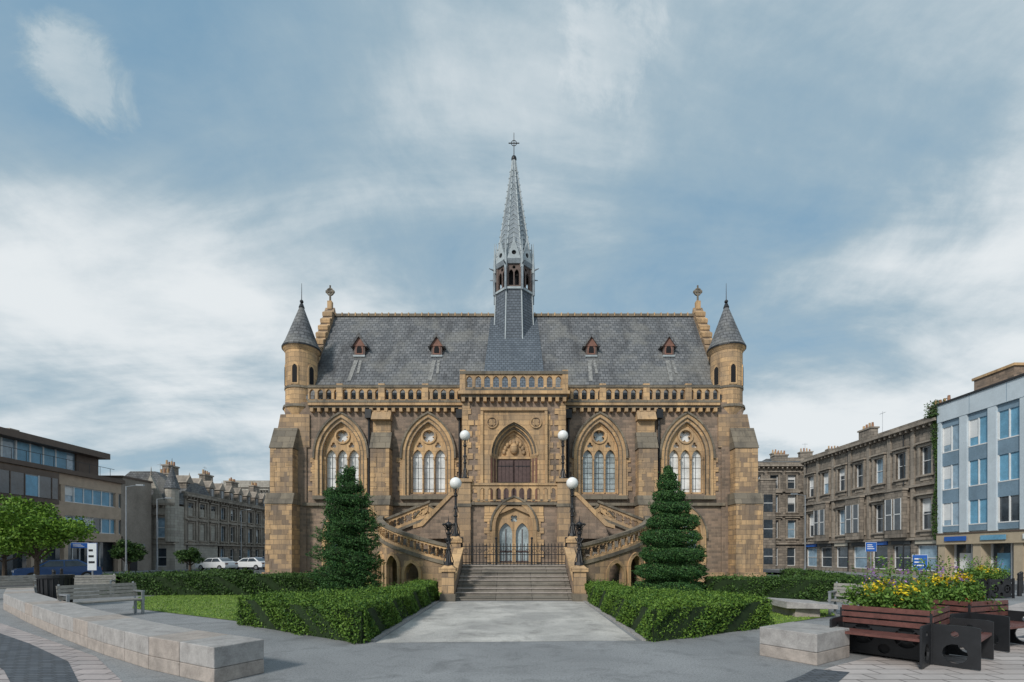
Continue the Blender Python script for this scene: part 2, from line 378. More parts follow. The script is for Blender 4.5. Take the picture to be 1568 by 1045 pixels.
for dx in (-10.6,-5.3,5.3,10.6):
    yd=32.35; zd=rz(yd)
    G.box('dormer_cheeks',darkwood,dx-.36,dx+.36,yd-.1,yd+1.0,zd-.15,zd+.72)
    G.box('dormer_opening',redstone,dx-.26,dx+.26,yd-.13,yd-.09,zd+.0,zd+.6)
    G.plate('dormer_void',vdark,arch(dx,.17,zd+.35,.1,zd+.1,4),[],yd-.15,yd-.12)
    G.box('dormer_sill',leadpale,dx-.40,dx+.40,yd-.2,yd+.1,zd-.18,zd-.06)
    G.plate('dormer_roof',slate,[(dx-.60,zd+.52),(dx,zd+1.46),(dx+.60,zd+.52),(dx+.46,zd+.50),(dx,zd+1.18),(dx-.46,zd+.50)],[],yd-.28,yd+1.4)
    G.plate('dormer_gable',redstone,[(dx-.45,zd+.56),(dx,zd+1.22),(dx+.45,zd+.56)],[],yd-.16,yd+.9)
    roofpatch(dx-.38,dx-.12,30.9,dx-.28,dx+.0,yd-.3,stain,'rain_streak',.012)
    roofpatch(dx+.12,dx+.30,31.3,dx+.08,dx+.26,yd-.3,stain,'rain_streak',.012)
# spire (fleche)
SX,SY=0,34.8; r8=math.pi/8
G.cyl('fleche_base',slateblue,SX,SY,16.6,20.7,1.62,1.42,8,r8)
G.cyl('fleche_string',leadpale,SX,SY,20.7,20.85,1.5,1.5,8,r8)
G.cyl('fleche_core',vdark,SX,SY,20.8,22.7,.85,.85,8,r8)
G.cyl('fleche_eave',lead,SX,SY,22.55,22.85,1.42,1.52,8,r8)
for i in range(8):
    a=2*math.pi*i/8+r8; c,d=math.cos(a),math.sin(a)
    G.cyl('fleche_post',darkwood,SX+1.28*c,SY+1.28*d,20.85,22.6,.12,.12,8)
    G.cyl('fleche_buttress',lead,SX+1.55*c,SY+1.55*d,20.6,22.2,.09,.09,6)
    G.cyl('fleche_pinnacle',leadpale,SX+1.52*c,SY+1.52*d,22.2,24.4,.12,.015,6)
    G.tube('fleche_gargoyle',lead,(SX+1.4*c,SY+1.4*d,22.4),(SX+1.95*c,SY+1.95*d,22.5),.08,.03)
    G.tube('fleche_base_rib',leadpale,(SX+1.62*c,SY+1.62*d,16.7),(SX+1.43*c,SY+1.43*d,20.7),.05)
    a2=a+math.pi/8; Mx=Matrix.Translation((SX,SY,0))@Matrix.Rotation(a2+math.pi/2,4,'Z')
    fm=lambda u,v_,w,Mx=Mx:tuple(Mx@Vector((u,w,v_)))
    G.plate('fleche_opening_frame',darkwood,[(-.5,20.85),(-.5,22.6),(.5,22.6),(.5,20.85)],[arch(-.2,.16,21.9,.16,21.05,4),arch(.2,.16,21.9,.16,21.05,4),circ(0,22.33,.12,8)],-1.2,-1.1,fm)
    G.plate('fleche_gablet',leadpale,[(-.5,22.85),(0,24.35),(.5,22.85)],[circ(0,23.3,.17,10)],-1.36,-1.24,fm)
    G.plate('fleche_gablet_void',vdark,circ(0,23.3,.18,10),[],-1.25,-1.23,fm)
    G.tube('gablet_finial',leadpale,(SX+1.3*math.cos(a2),SY+1.3*math.sin(a2),24.3),(SX+1.3*math.cos(a2),SY+1.3*math.sin(a2),24.75),.04,.02)
def sr(z):
    t=min(1.0,max(0.0,(z-22.85)/(31.0-22.85))); return 1.30*(1-t)**1.05+.11
zz=[22.85+i*(31.0-22.85)/10 for i in range(11)]
for i in range(10): G.cyl('spire',lead,SX,SY,zz[i],zz[i+1],sr(zz[i]),sr(zz[i+1]),8,r8)
for i in range(8):
    a=2*math.pi*i/8+r8; c,d=math.cos(a),math.sin(a)
    for k in range(10):
        G.tube('spire_rib',leadpale,(SX+sr(zz[k])*c,SY+sr(zz[k])*d,zz[k]),(SX+sr(zz[k+1])*c,SY+sr(zz[k+1])*d,zz[k+1]),.05)
    b0=2*math.pi*(i+1)/8+r8
    z=23.3
    while z<30.3:
        r0=sr(z)*1.005; am=(a+b0)/2; rm=sr(z+.28)*math.cos(math.pi/8)*1.02
        pm=(SX+rm*math.cos(am),SY+rm*math.sin(am),z+.30)
        G.tube('spire_herringbone',leadpale,(SX+r0*c,SY+r0*d,z),pm,.022,.022,4)
        G.tube('spire_herringbone',leadpale,(SX+r0*math.cos(b0),SY+r0*math.sin(b0),z),pm,.022,.022,4)
        z+=.36
    for k in range(14):
        z=23.5+k*.5; G.sphere('spire_crocket',leadpale,SX+(sr(z)+.05)*c,SY+(sr(z)+.05)*d,z,.06,6,4)
G.sphere('spire_finial',iron,SX,SY,31.05,.2,12,8,1.3); G.cyl('spire_cross',iron,SX,SY,31.1,33.0,.035,.02,8)
G.box('spire_cross',iron,-.4,.4,34.78,34.82,32.2,32.26); G.plate('spire_cross',iron,circ(0,32.23,.22),[circ(0,32.23,.18)],34.78,34.81)
# ---- central bay
CY=28.5
G.plate('porch_wall',brown,[(-3.1,0),(-3.1,11.4),(3.1,11.4),(3.1,0)],[arch(0,1.42,7.8,.75,4.3)],CY,CY+.8)
G.plate('portal_panel',gold,[(-1.85,4.4),(-1.85,10.45),(1.85,10.45),(1.85,4.4)],[arch(0,1.42,7.8,.75,4.35+.06)],CY-.1,CY+.05)
for xx in(-1,1):
    G.box('porch_side',brown,min(xx*2.5,xx*3.1),max(xx*2.5,xx*3.1),CY+.8,30.2,0,11.4)
    for k in range(19):
        w=(.62 if k%2 else .42)*random.uniform(.85,1.15)
        x0,x1=min(xx*(3.14-w),xx*3.14),max(xx*(3.14-w),xx*3.14)
        G.box('quoin',gold,x0,x1,CY-.05,CY+.4,4.5+k*.34,4.5+k*.34+.332)
        w=(.34 if k%2 else .18)*random.uniform(.8,1.2)
        x0,x1=min(xx*2.02,xx*(2.02+w)),max(xx*2.02,xx*(2.02+w))
        if 4.5+k*.34<10.2: G.box('portal_quoin',gold,x0,x1,CY-.04,CY+.02,4.5+k*.34,4.5+k*.34+.332)
    x0,x1=min(xx*1.85,xx*2.02),max(xx*1.85,xx*2.02); G.box('portal_frame',goldtrim,x0,x1,CY-.2,CY+.02,4.4,10.45)
    G.plate('portal_roundel',goldtrim,circ(xx*1.32,9.75,.36),[circ(xx*1.32,9.75,.28)],CY-.18,CY-.08)
    G.plate('portal_roundel_leaf',goldtrim,quat(xx*1.32,9.75,.24),[],CY-.16,CY-.06)
    G.plate('portal_roundel_ground',brown,circ(xx*1.32,9.75,.3),[],CY-.115,CY-.05)
    for k in range(4):
        G.cyl('portal_shaft',gold if k%2 else redstone,xx*(1.36-k*.09),CY+.03+k*.13,4.5,7.75,.055,n=8)
        G.cyl('portal_capital',goldtrim,xx*(1.36-k*.09),CY+.03+k*.13,7.65,7.9,.06,.09,n=8)
G.box('portal_head',goldtrim,-2.02,2.02,CY-.24,CY+.02,10.45,10.62)
for k in range(5):
    ho=1.46-k*.09
    G.plate('portal_arch_order',goldtrim if k%2==0 else grime,ring(0,ho,ho-.095,7.8,.75,7.75),[],CY-.14+k*.13,CY+.1+k*.13)
G.plate('tympanum',goldtrim,arch(0,1.05,7.8,.75,7.7),[],CY+.55,CY+.65)
G.plate('tympanum_carving',gold,ring(0,.95,.85,7.8,.7,7.75),[],CY+.48,CY+.56)
for k in range(9):
    aa=math.pi*(k+.5)/9; G.sphere('tympanum_figure',gold,.62*math.cos(aa),CY+.54,7.95+.75*math.sin(aa),.13,8,6,1.3)
G.sphere('tympanum_figure',gold,0,CY+.52,8.3,.26,10,8,1.4)
G.box('door_lintel',goldtrim,-1.08,1.08,CY+.42,CY+.62,7.66,7.82)
for xx in(-1,1):
    x0,x1=(0.03,1.02) if xx>0 else (-1.02,-.03)
    G.box('entrance_door',doorw,x0,x1,CY+.5,CY+.58,4.42,7.66)
    for q in range(4): G.box('door_plank',doorw,x0+.06+q*.235,x0+.24+q*.235,CY+.47,CY+.51,4.5,7.55)
    for z in (5.2,6.2,7.2): G.box('door_hinge',iron,x0+.05,x1-.05,CY+.455,CY+.47,z,z+.05)
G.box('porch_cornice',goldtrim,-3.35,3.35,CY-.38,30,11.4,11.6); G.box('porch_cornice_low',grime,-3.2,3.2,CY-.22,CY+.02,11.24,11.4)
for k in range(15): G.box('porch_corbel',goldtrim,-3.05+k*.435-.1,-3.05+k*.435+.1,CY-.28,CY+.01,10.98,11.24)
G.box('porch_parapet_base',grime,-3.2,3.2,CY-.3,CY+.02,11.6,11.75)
bal(G,-2.95,2.95,CY-.25,11.75,12.6,.52,.2); G.box('porch_coping',grime,-3.25,3.25,CY-.33,CY+.04,12.6,12.78)
for q in(-3.08,3.08): G.box('porch_pier',gold,q-.17,q+.17,CY-.31,CY+.03,11.6,12.86)
for xx in(-1,1):
    G.box('porch_side_parapet',goldtrim,xx*3.08-.12,xx*3.08+.12,CY+.03,30,11.6,12.7)
# ---- balcony block
G.plate('terrace_front_wall',brown,[(-2.3,0),(-2.3,4.35),(2.3,4.35),(2.3,0)],[arch(0,.98,3.15,.45,1.31)],24,24.4)
G.plate('terrace_arch',goldtrim,ring(0,1.15,.95,3.15,.45,1.31),[],23.9,24.2)
G.plate('terrace_arch_hood',grime,ring(0,1.24,1.15,3.15,.45,3.0),[],23.84,24.01)
for q in range(8):
    w=1.52 if q%2 else 1.36
    for xx in(-1,1):
        x0,x1=sorted((xx*1.14,xx*w)); G.box('terrace_arch_quoin',gold,x0,x1,23.94,24.02,1.35+q*.3,1.35+q*.3+.29)
G.plate('terrace_arch_panel',gold,[(-1.5,3.76),(-1.5,4.25),(1.5,4.25),(1.5,3.76),(.9,3.76),(0,4.15),(-.9,3.76)],[],23.95,24.02)
G.plate('terrace_arch_tracery',goldtrim,arch(0,.97,3.15,.45,1.32),[arch(-.42,.33,2.85,.3,1.36,5),arch(.42,.33,2.85,.3,1.36,5),quat(0,3.62,.2)],24.12,24.26)
G.plate('terrace_door_glass',blueglass,arch(0,.97,3.15,.45,1.32),[],24.3,24.33)
for q in(-.42,.42): 
    G.box('terrace_door_frame',doorw,q-.02,q+.02,24.26,24.29,1.35,3.1); G.box('terrace_door_frame',doorw,q-.31,q+.31,24.26,24.29,1.9,1.98); G.box('terrace_door_frame',doorw,q-.31,q+.31,24.26,24.29,1.35,1.45)
for xx in(-1,1):
    G.box('terrace_pier',mixed,min(xx*2.2,xx*2.85),max(xx*2.2,xx*2.85),23.8,24.6,0,4.2)
    G.box('terrace_pier',gold,min(xx*2.2,xx*2.85),max(xx*2.2,xx*2.85),23.8,24.6,4.2,5.45)
    G.box('terrace_pier_cap',goldtrim,min(xx*2.12,xx*2.93),max(xx*2.12,xx*2.93),23.72,24.68,5.45,5.62)
    G.box('terrace_pier_band',grime,min(xx*2.16,xx*2.89),max(xx*2.16,xx*2.89),23.76,24.64,4.2,4.36)
    G.box('terrace_side_wall',brown,min(xx*2.4,xx*2.8),max(xx*2.4,xx*2.8),24.6,28.4,0,4.3)
G.box('terrace_floor',stepst,-2.78,2.78,24.05,28.5,4.3,4.42)
G.box('terrace_string',grime,-2.2,2.2,23.86,24.04,4.3,4.44)
bal(G,-2.2,2.2,23.95,4.5,5.3,.40,.16,'terrace_balustrade',kind='arch'); G.box('terrace_coping',goldtrim,-2.2,2.2,23.88,24.16,5.3,5.42)
# ---- front steps
ns=9
for k in range(ns):
    G.box('front_steps',stepst,-2.28,2.28,18+k*.34,21.2,k*1.3/ns+(.0 if k==0 else .001),(k+1)*1.3/ns-.03)
    G.box('front_step_nosing',granite2 if k%3 else stepst,-2.27,2.27,17.96+k*.34,21.15,(k+1)*1.3/ns-.03,(k+1)*1.3/ns)
G.box('lower_landing',stepst,-3.0,3.0,21.2,24.0,0,1.3)
for xx in(-1,1):
    fmS=lambda u,v_,w:(w,u,v_)
    x0,x1=min(xx*2.3,xx*2.62),max(xx*2.3,xx*2.62)
    G.plate('step_side_wall',brown,[(18.2,0),(18.2,.75),(21.0,1.95),(21.0,0)],[],x0,x1,fmS)
    G.plate('step_side_coping',goldtrim,[(18.2,.75),(18.2,.9),(21.0,2.1),(21.0,1.95)],[],x0-.05,x1+.05,fmS)
    G.box('newel_pier',mixed,xx*2.5-.23,xx*2.5+.23,17.75,18.22,0,1.12); G.box('newel_pier_base',grime,xx*2.5-.29,xx*2.5+.29,17.69,18.27,0,.28)
    G.box('newel_cap',goldtrim,xx*2.5-.3,xx*2.5+.3,17.68,18.29,1.12,1.26); G.hexa('newel_cap',goldtrim,[(xx*2.5-.26,17.72,1.26),(xx*2.5+.26,17.72,1.26),(xx*2.5+.26,18.25,1.26),(xx*2.5-.26,18.25,1.26),(xx*2.5-.15,17.84,1.36),(xx*2.5+.15,17.84,1.36),(xx*2.5+.15,18.13,1.36),(xx*2.5-.15,18.13,1.36)])
    G.box('landing_pier',mixed,xx*2.62-.25,xx*2.62+.25,20.9,21.4,0,2.3); G.box('landing_pier_cap',goldtrim,xx*2.62-.31,xx*2.62+.31,20.84,21.46,2.3,2.48)
    G.hexa('landing_pier_cap',goldtrim,[(xx*2.62-.26,20.9,2.48),(xx*2.62+.26,20.9,2.48),(xx*2.62+.26,21.4,2.48),(xx*2.62-.26,21.4,2.48),(xx*2.62-.12,21.03,2.62),(xx*2.62+.12,21.03,2.62),(xx*2.62+.12,21.27,2.62),(xx*2.62-.12,21.27,2.62)])
    P=[(2.85,21.5),(3.7,21.75),(4.7,22.1),(5.7,22.6),(6.5,23.3),(7.0,24.2),(7.2,25.3)]
    cum=[0]
    for a,b in zip(P,P[1:]): cum.append(cum[-1]+math.dist(a,b))
    Ltot=cum[-1]
    def pos(u,P=P,cum=cum,xx=xx):
        u=max(0,min(cum[-1]-1e-6,u)); i=0
        while cum[i+1]<u: i+=1
        t=(u-cum[i])/(cum[i+1]-cum[i]); (x0,y0),(x1,y1)=P[i],P[i+1]; L=cum[i+1]-cum[i]
        nx,ny=-(y1-y0)/L,(x1-x0)/L
        return x0+(x1-x0)*t,y0+(y1-y0)*t,nx,ny
    zf=lambda u:1.3+1.6*(max(0,min(u/ (Ltot*.92),1)))**1.15
    def fmB(u,v_,w,xx=xx,pos=pos,zf=zf):
        x,y,nx,ny=pos(u); return (xx*(x+nx*w),y+ny*w,v_+zf(u))
    def fmW(u,v_,w,xx=xx,pos=pos,zf=zf):
        x,y,nx,ny=pos(u); return (xx*(x+nx*w),y+ny*w,v_)
    n=16; d=Ltot/n
    for i in range(n):
        c=(i+.5)*d
        G.plate('stair_balustrade',goldtrim,[(i*d,.12),(i*d,.78),(c,.78),((i+1)*d,.78),((i+1)*d,.12),(c,.12)],[quat(c,.45,.27)],0,.16,fmB,rim=False)
        G.plate('stair_coping',grime,[(i*d,.78),(i*d,.92),((i+1)*d,.92),((i+1)*d,.78)],[],-.07,.23,fmB)
        G.plate('stair_string',grime,[(i*d,-.05),(i*d,.12),((i+1)*d,.12),((i+1)*d,-.05)],[],-.05,.22,fmB)
    edges=[0,.45,1.45,2.7,3.95,5.2,Ltot]
    for i in range(len(edges)-1):
        a,b=edges[i],edges[i+1]; c=(a+b)/2
        K=6; top=[(a+(b-a)*q/K,zf(a+(b-a)*q/K)-.05) for q in range(K+1)]
        bot=[(b-(b-a)*q/K,0) for q in range(K+1)]
        hs=[]
        if i in(2,3,4):
            hw=.42; sp=min(zf(c)-.85,1.35)-.1; hs=[arch(c,hw,max(.55,sp),.15,.05,6)]
        G.plate('stair_arcade_wall',mixed,top+bot,hs,0.02,.3,fmW,rim=False)
        if hs:
            G.plate('stair_arcade_arch',goldtrim,ring(c,hw+.14,hw-.01,max(.55,sp),.15,.05),[],-.06,.1,fmW)
    for i in range(12):
        u0,u1=Ltot*.95*i/12,Ltot*.95*(i+1)/12
        xA,yA,nx,ny=pos(u0); xB,yB,_,_=pos(u1); z=zf(u1)
        inner=lambda x,y:(x*.75+.4,y+1.5)
        (xC,yC),(xD,yD)=inner(xB,yB),inner(xA,yA)
        q=[(xx*xA,yA+.05),(xx*xB,yB+.05),(xx*xC,yC),(xx*xD,yD)]
        G.hexa('curved_steps',stepst,[(a,b,z-.3) for a,b in q]+[(a,b,z) for a,b in q])
    G.plate('inner_stair_wall',brown,[(xx*2.8,0),(xx*2.8,4.3),(xx*3.2,4.3),(xx*6.6,2.9),(xx*7.0,2.9),(xx*7.0,0)],[],25.3,27.2)
    fU=lambda u,v_,w,xx=xx:(xx*u,w,v_)
    zz_=lambda u:4.35-(u-3.0)*.40
    sh=lambda u,v_,w,xx=xx,zz_=zz_:(xx*u,w,v_+zz_(u))
    for i in range(6):
        u0=4.6+i*.42
        G.plate('upper_stair_balustrade',goldtrim,[(u0,.1),(u0,.8),(u0+.42,.8),(u0+.42,.1)],[quat(u0+.21,.45,.24)],25.2,25.36,sh,rim=False)
    G.plate('upper_stair_coping',grime,[(4.5,.8),(4.5,.93),(7.15,.93),(7.15,.8)],[],25.12,25.44,sh)
    G.plate('upper_stair_string',grime,[(4.5,-.05),(4.5,.1),(7.15,.1),(7.15,-.05)],[],25.14,25.42,sh)
    G.plate('ramp_parapet',brown,[(2.85,2.6),(2.85,4.9),(3.2,4.8),(4.7,3.3),(4.95,2.6)],[],24.3,24.62,fU)
    G.plate('ramp_coping',goldtrim,[(2.85,4.9),(2.85,5.08),(3.28,4.98),(4.85,3.42),(5.2,3.3),(5.2,3.12),(4.7,3.25),(3.2,4.8)],[],24.22,24.7,fU)
ob=G.finish(origin=(0,30,0))
R=B('iron_railing_gate')
for k in range(31):
    x=-2.3+k*4.6/30; R.cyl('bars',iron,x,21.05,1.3,2.2,.016,n=6); R.cyl('spear_tips',iron,x,21.05,2.2,2.3,.025,.0,n=6)
for z in(1.4,1.75,2.12): R.box('rails',iron,-2.34,2.34,21.03,21.07,z,z+.035)
for x in(-2.33,-.8,.8,2.33): R.cyl('posts',iron,x,21.05,1.3,2.45,.035,n=8); R.sphere('post_balls',iron,x,21.05,2.5,.06,8,6)
for k in range(15): R.plate('scrolls',iron,circ(-2.15+k*.307,1.93,.1,10),[circ(-2.15+k*.307,1.93,.08,10)],21.04,21.06)
R.finish()
def globe_lamp(x,y,z0,zg,name='globe_street_lamp',g=True):
    L=B(name); h=zg-z0
    L.cyl('base',iron,x,y,z0,z0+.12,.2,.18,8); L.cyl('pedestal',iron,x,y,z0+.12,z0+.45,.12,.07,8)
    L.cyl('shaft',iron,x,y,z0+.45,zg-.25,.06,.045,10)
    for q in(.45,.62,.9): L.sphere('knops',iron,x,y,z0+h*q*.85,.1,10,6,.6)
    for a in range(4):
        c,d=math.cos(a*math.pi/2+.4),math.sin(a*math.pi/2+.4)
        L.tube('foot_scroll',iron,(x+.2*c,y+.2*d,z0+.1),(x+.05*c,y+.05*d,z0+.6),.02)
        L.tube('arm_scroll',iron,(x+.04*c,y+.04*d,zg-.55),(x+.14*c,y+.14*d,zg-.2),.014)
        L.tube('arm_scroll',iron,(x+.13*c,y+.13*d,z0+h*.45),(x+.04*c,y+.04*d,z0+h*.58),.014)
    L.cyl('gallery',iron,x,y,zg-.27,zg-.2,.05,.13,10)
    if g:
        L.sphere('globe',globe,x,y,zg,.27,20,12); L.cyl('cap',iron,x,y,zg+.24,zg+.34,.09,.01,8)
    else:
        L.sphere('crown',iron,x,y,zg-.05,.13,8,6); L.cyl('spike',iron,x,y,zg+.0,zg+.35,.03,.0,6)
        for a in range(6):
            c,d=math.cos(a*math.pi/3),math.sin(a*math.pi/3)
            L.tube('leaf_arm',iron,(x,y,zg-.3),(x+.2*c,y+.2*d,zg-.05),.018); L.sphere('leaf_ball',iron,x+.2*c,y+.2*d,zg-.03,.05,6,4)
            L.tube('leaf_arm',iron,(x,y,zg-.8),(x+.16*c,y+.16*d,zg-.55),.018)
    L.finish(origin=(x,y,z0))
for s in(-1,1):
    globe_lamp(s*2.52,24.2,5.62,7.9); globe_lamp(s*2.62,21.15,2.6,4.98)
    globe_lamp(s*2.5,17.98,1.36,2.95,'iron_lamp_standard',False)
# ================================================================ GROUND
def sheet(name,pts,z,mat):
    o=B(name); n=len(pts); tr=tessellate_polygon([[Vector((p[0],p[1],0)) for p in pts]])
    o.add(name,mat,[(p[0],p[1],z) for p in pts],[tuple(t) for t in tr]); ob=o.finish(origin=(0,0,0))
    return ob
def groundmat(name,c1,c2,rough=.85,sp=200,spk=.3,big=.35,dark=.45):
    m,t,b=nt(name); g=N(t,'ShaderNodeNewGeometry'); P=g.outputs['Position']
    a=maprange(t,noise(t,P,big,6,.6,.4),.38,.62,0,1); col=mixc(t,a,c1,c2)
    s=noise(t,P,sp,2,.8); col=mixc(t,math_(t,'MULTIPLY',maprange(t,s,.4,.7,0,1),spk),col,tuple(min(1,x*2.1) for x in c1))
    s2=noise(t,P,sp*.35,3,.8); col=mixc(t,math_(t,'MULTIPLY',maprange(t,s2,.50,.66,0,1),spk*1.5),col,tuple(x*.4 for x in c2))
    st=maprange(t,noise(t,P,1.3,8,.75,.6),.50,.66,0,dark); col=mixc(t,st,col,tuple(x*.6 for x in c2))
    t.links.new(col,b.inputs['Base Color']); b.inputs['Roughness'].default_value=rough; b.inputs['Specular IOR Level'].default_value=.3
    bn=N(t,'ShaderNodeBump'); bn.inputs['Strength'].default_value=.4; bn.inputs['Distance'].default_value=.012
    t.links.new(s2,bn.inputs['Height']); t.links.new(bn.outputs[0],b.inputs['Normal']); return m
asph=groundmat('asphalt_forecourt',(.27,.275,.28),(.185,.19,.195),sp=90,spk=.4,dark=.55)
road=groundmat('road_asphalt',(.10,.103,.107),(.07,.071,.075))
pathm=groundmat('worn_path',(.55,.52,.475),(.31,.295,.275),big=.6,sp=90,spk=.3,dark=.6)
pave=stone('paving_slabs',(.46,.40,.385),(.33,.30,.295),(.13,.12,.12),.6,.3,ms=.018,soot=.3,bump=.6,sootcol=(.15,.14,.14))
paveR=stone('pale_paving_slabs',(.54,.485,.46),(.38,.345,.33),(.16,.14,.13),.6,.3,ms=.018,soot=.25,bump=.6,sootcol=(.17,.16,.155))
setts=stone('dark_setts',(.13,.145,.165),(.075,.085,.10),(.03,.03,.03),.2,.1,ms=.01,soot=.2)
sheet('ground',[(-900,-300),(900,-300),(900,1500),(-900,1500)],0,asph)
sheet('road',[(-37,28),(-25,24),(-25,52),(-34,140),(-38.5,140),(-38.5,50)],.004,road)
sheet('road',[(-24,41),(26,41),(26,47),(-24,47)],.004,road)
sheet('road',[(22,24),(30,22),(31,58),(24,58)],.004,road)
sheet('path',[(-2.75,17.7),(2.6,17.7),(2.5,9.6),(-2.75,9.35)],.004,pathm)
sheet('pavement',[(-60,40),(-17,14.6),(-9.6,9.7),(-7.2,8.1),(-5.3,6.4),(-4.6,5.2),(-4.6,2),(-60,2)],.004,pave)
off=[(-17,14.0),(-9.6,9.3),(-7.3,7.7),(-5.6,6.1),(-5.0,5.0)]
sheet('paving_band',[(-40,29)]+off+[(-5.3,4.6),(-6.0,5.7),(-7.7,7.1),(-9.9,8.6),(-17.3,13.0),(-40,27)],.008,setts)
sheet('paving_band',[(-40,23.5),(-17.5,11.2),(-11,7.6),(-8.2,5.9),(-7,4.4),(-7.25,4.2),(-8.5,5.6),(-11.2,7.2),(-17.7,10.7),(-40,22.5)],.008,setts)
sheet('pavement',[(4.3,6.9),(5.2,7.5),(8,9.2),(12,12.8),(19,17.5),(31,21),(31,2),(3.0,2),(3.0,5.6)],.004,paveR)
sheet('paving_band',[(2.6,5.6),(4.1,6.75),(4.6,7.2),(5.0,7.0),(4.3,6.3),(3.3,5.2),(2.6,4.6)],.008,setts)
for yb in (8.6,11.2,14.0):
    sheet('paving_band',[(yb*1.0-.6,yb-1.2),(yb*1.25,yb+.15),(yb*1.6+2,yb+.3),(yb*1.6+2,yb-.25),(yb*1.25+.1,yb-.35),(yb-.2,yb-1.6)],.008,setts)
kb=B('kerb_edging')
for xk,y0,y1 in((-2.86,9.5,17.7),(2.66,9.6,17.7)):
    y=y0
    while y<y1-.1:
        kb.box('kerb_edging',granite,xk-.05,xk+.05,y,min(y+.9,y1)-.012,0,.03); y+=.9
kb.finish(origin=(0,13,0))
def grassmat():
    m,t,b=nt('lawn_grass'); g=N(t,'ShaderNodeNewGeometry'); P=g.outputs['Position']
    a=noise(t,P,1.2,6,.7); c=mixc(t,maprange(t,a,.35,.65,0,1),(.11,.21,.028),(.22,.28,.06))
    f=noise(t,P,60,3,.8); c=mixc(t,maprange(t,f,.3,.7,0,.5),c,(.07,.14,.02))
    t.links.new(c,b.inputs['Base Color']); b.inputs['Roughness'].default_value=.9
    bn=N(t,'ShaderNodeBump'); bn.inputs['Strength'].default_value=.8; bn.inputs['Distance'].default_value=.03
    t.links.new(f,bn.inputs['Height']); t.links.new(bn.outputs[0],b.inputs['Normal']); return m
gm=grassmat()
lawnL=[(-3.5,9.8),(-6.6,12.0),(-12.5,15.4),(-15.5,19.4),(-12,29),(-3,29),(-3,19)]
lawnR=[(3.5,9.8),(6.3,11.6),(9.3,13.6),(11.6,18),(14,29),(3,29),(3,19)]
gleaf=leafmat('grass_blades',(.10,.20,.025),(.26,.37,.07),nscale=1)
def inpoly(p,poly):
    x,y=p[:,0],p[:,1]; ins=np.zeros(len(p),bool); n=len(poly); j=n-1
    for i in range(n):
        xi,yi=poly[i];xj,yj=poly[j]
        c=((yi>y)!=(yj>y))&(x<(xj-xi)*(y-yi)/((yj-yi) or 1e-9)+xi); ins^=c; j=i
    return ins
def samp(poly,n):
    a=np.array(poly); lo,hi=a.min(0),a.max(0); out=[]
    tot=0
    while tot<n:
        p=lo+(hi-lo)*rng.random((n*2,2)); p=p[inpoly(p,poly)]; out.append(p); tot+=len(p)
    return np.concatenate(out)[:n]
for poly in(lawnL,lawnR):
    o=sheet('lawn',poly,.012,gm)
    p=samp(poly,45000); h=.015+.03*rng.random(len(p)); a=rng.random(len(p))*6.28
    dx=np.stack([np.cos(a),np.sin(a)],1)*.012; ln=rng.normal(size=(len(p),2))*.015
    z=np.full(len(p),.012)
    V=np.stack([np.c_[p-dx,z],np.c_[p+dx,z],np.c_[p+dx*.3+ln,z+h],np.c_[p-dx*.3+ln,z+h]],1).reshape(-1,3)
    meshobj('grass_blades',V,1,gleaf,parent=o)
def hedge(name,poly,h,dens,size,mat):
    core=B('hedge_body')
    n=len(poly); a=np.array(poly)
    area=abs(sum(a[i][0]*a[(i+1)%n][1]-a[(i+1)%n][0]*a[i][1] for i in range(n)))/2
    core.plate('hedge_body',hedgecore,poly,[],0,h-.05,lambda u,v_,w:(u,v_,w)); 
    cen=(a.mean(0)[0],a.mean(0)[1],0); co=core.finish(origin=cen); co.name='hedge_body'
    root=bpy.data.objects.new(name,None); COL.objects.link(root); root.location=cen; co.location=(0,0,0); co.parent=root
    C=[]
    und=lambda x,y:.035*np.sin(x*3.1)*np.cos(y*2.7)+.03*np.sin(x*1.1+y*1.7)
    t=samp(poly,int(area*dens)); zt=h-.04+.08*rng.random(len(t))**1.5+und(t[:,0],t[:,1])
    C.append(np.c_[t,zt])
    t=samp(poly,int(area*dens*.08)); C.append(np.c_[t,h+.02+.15*rng.random(len(t))**2])
    ccw=sum(a[i][0]*a[(i+1)%n][1]-a[(i+1)%n][0]*a[i][1] for i in range(n))>0
    for i in range(n):
        p,q=a[i],a[(i+1)%n]; L=np.linalg.norm(q-p); k=int(L*h*dens*1.3)
        if k<1: continue
        d=(q-p)/L; nr=np.array([d[1],-d[0]])*(1 if ccw else -1)
        s=rng.random(k); z=rng.random(k)**.85*h
        off=rng.random(k)*.09+.06*np.sin(s*L*2.9+z*5)+.03*np.sin(s*L*7+z*11)-.03
        xy=p+np.outer(s,q-p)+nr*off[:,None]; C.append(np.c_[xy,z])
    C=np.concatenate(C)-np.array(cen)
    meshobj('hedge_leaves',leafquads(C,size),1,mat,parent=root)
hedge('clipped_hedge',[(-3.0,9.25),(-3.05,18.9),(-3.9,18.9),(-4.1,15.0),(-6.5,12.9),(-6.95,11.9)],.68,1500,.03,leafH)
hedge('clipped_hedge',[(2.8,9.45),(2.8,18.9),(3.65,18.9),(3.9,15.0),(5.9,12.6),(6.2,11.4)],.68,1500,.03,leafH)
hedge('clipped_hedge',[(-17.6,20.3),(-8.6,20.3),(-8.0,21.0),(-8.0,22.0),(-17.9,21.8)],.86,550,.045,leafB)
hedge('clipped_hedge',[(-17.9,20.3),(-17.0,20.3),(-15.5,28),(-16.8,28)],.86,350,.05,leafB)
hedge('clipped_hedge',[(13.3,17.6),(8.3,17.6),(7.8,18.3),(7.8,19.2),(13.8,19.0)],.86,550,.045,leafB)
hedge('clipped_hedge',[(14.2,19.5),(13.4,19.5),(16.5,29),(17.5,29)],.86,350,.05,leafB)
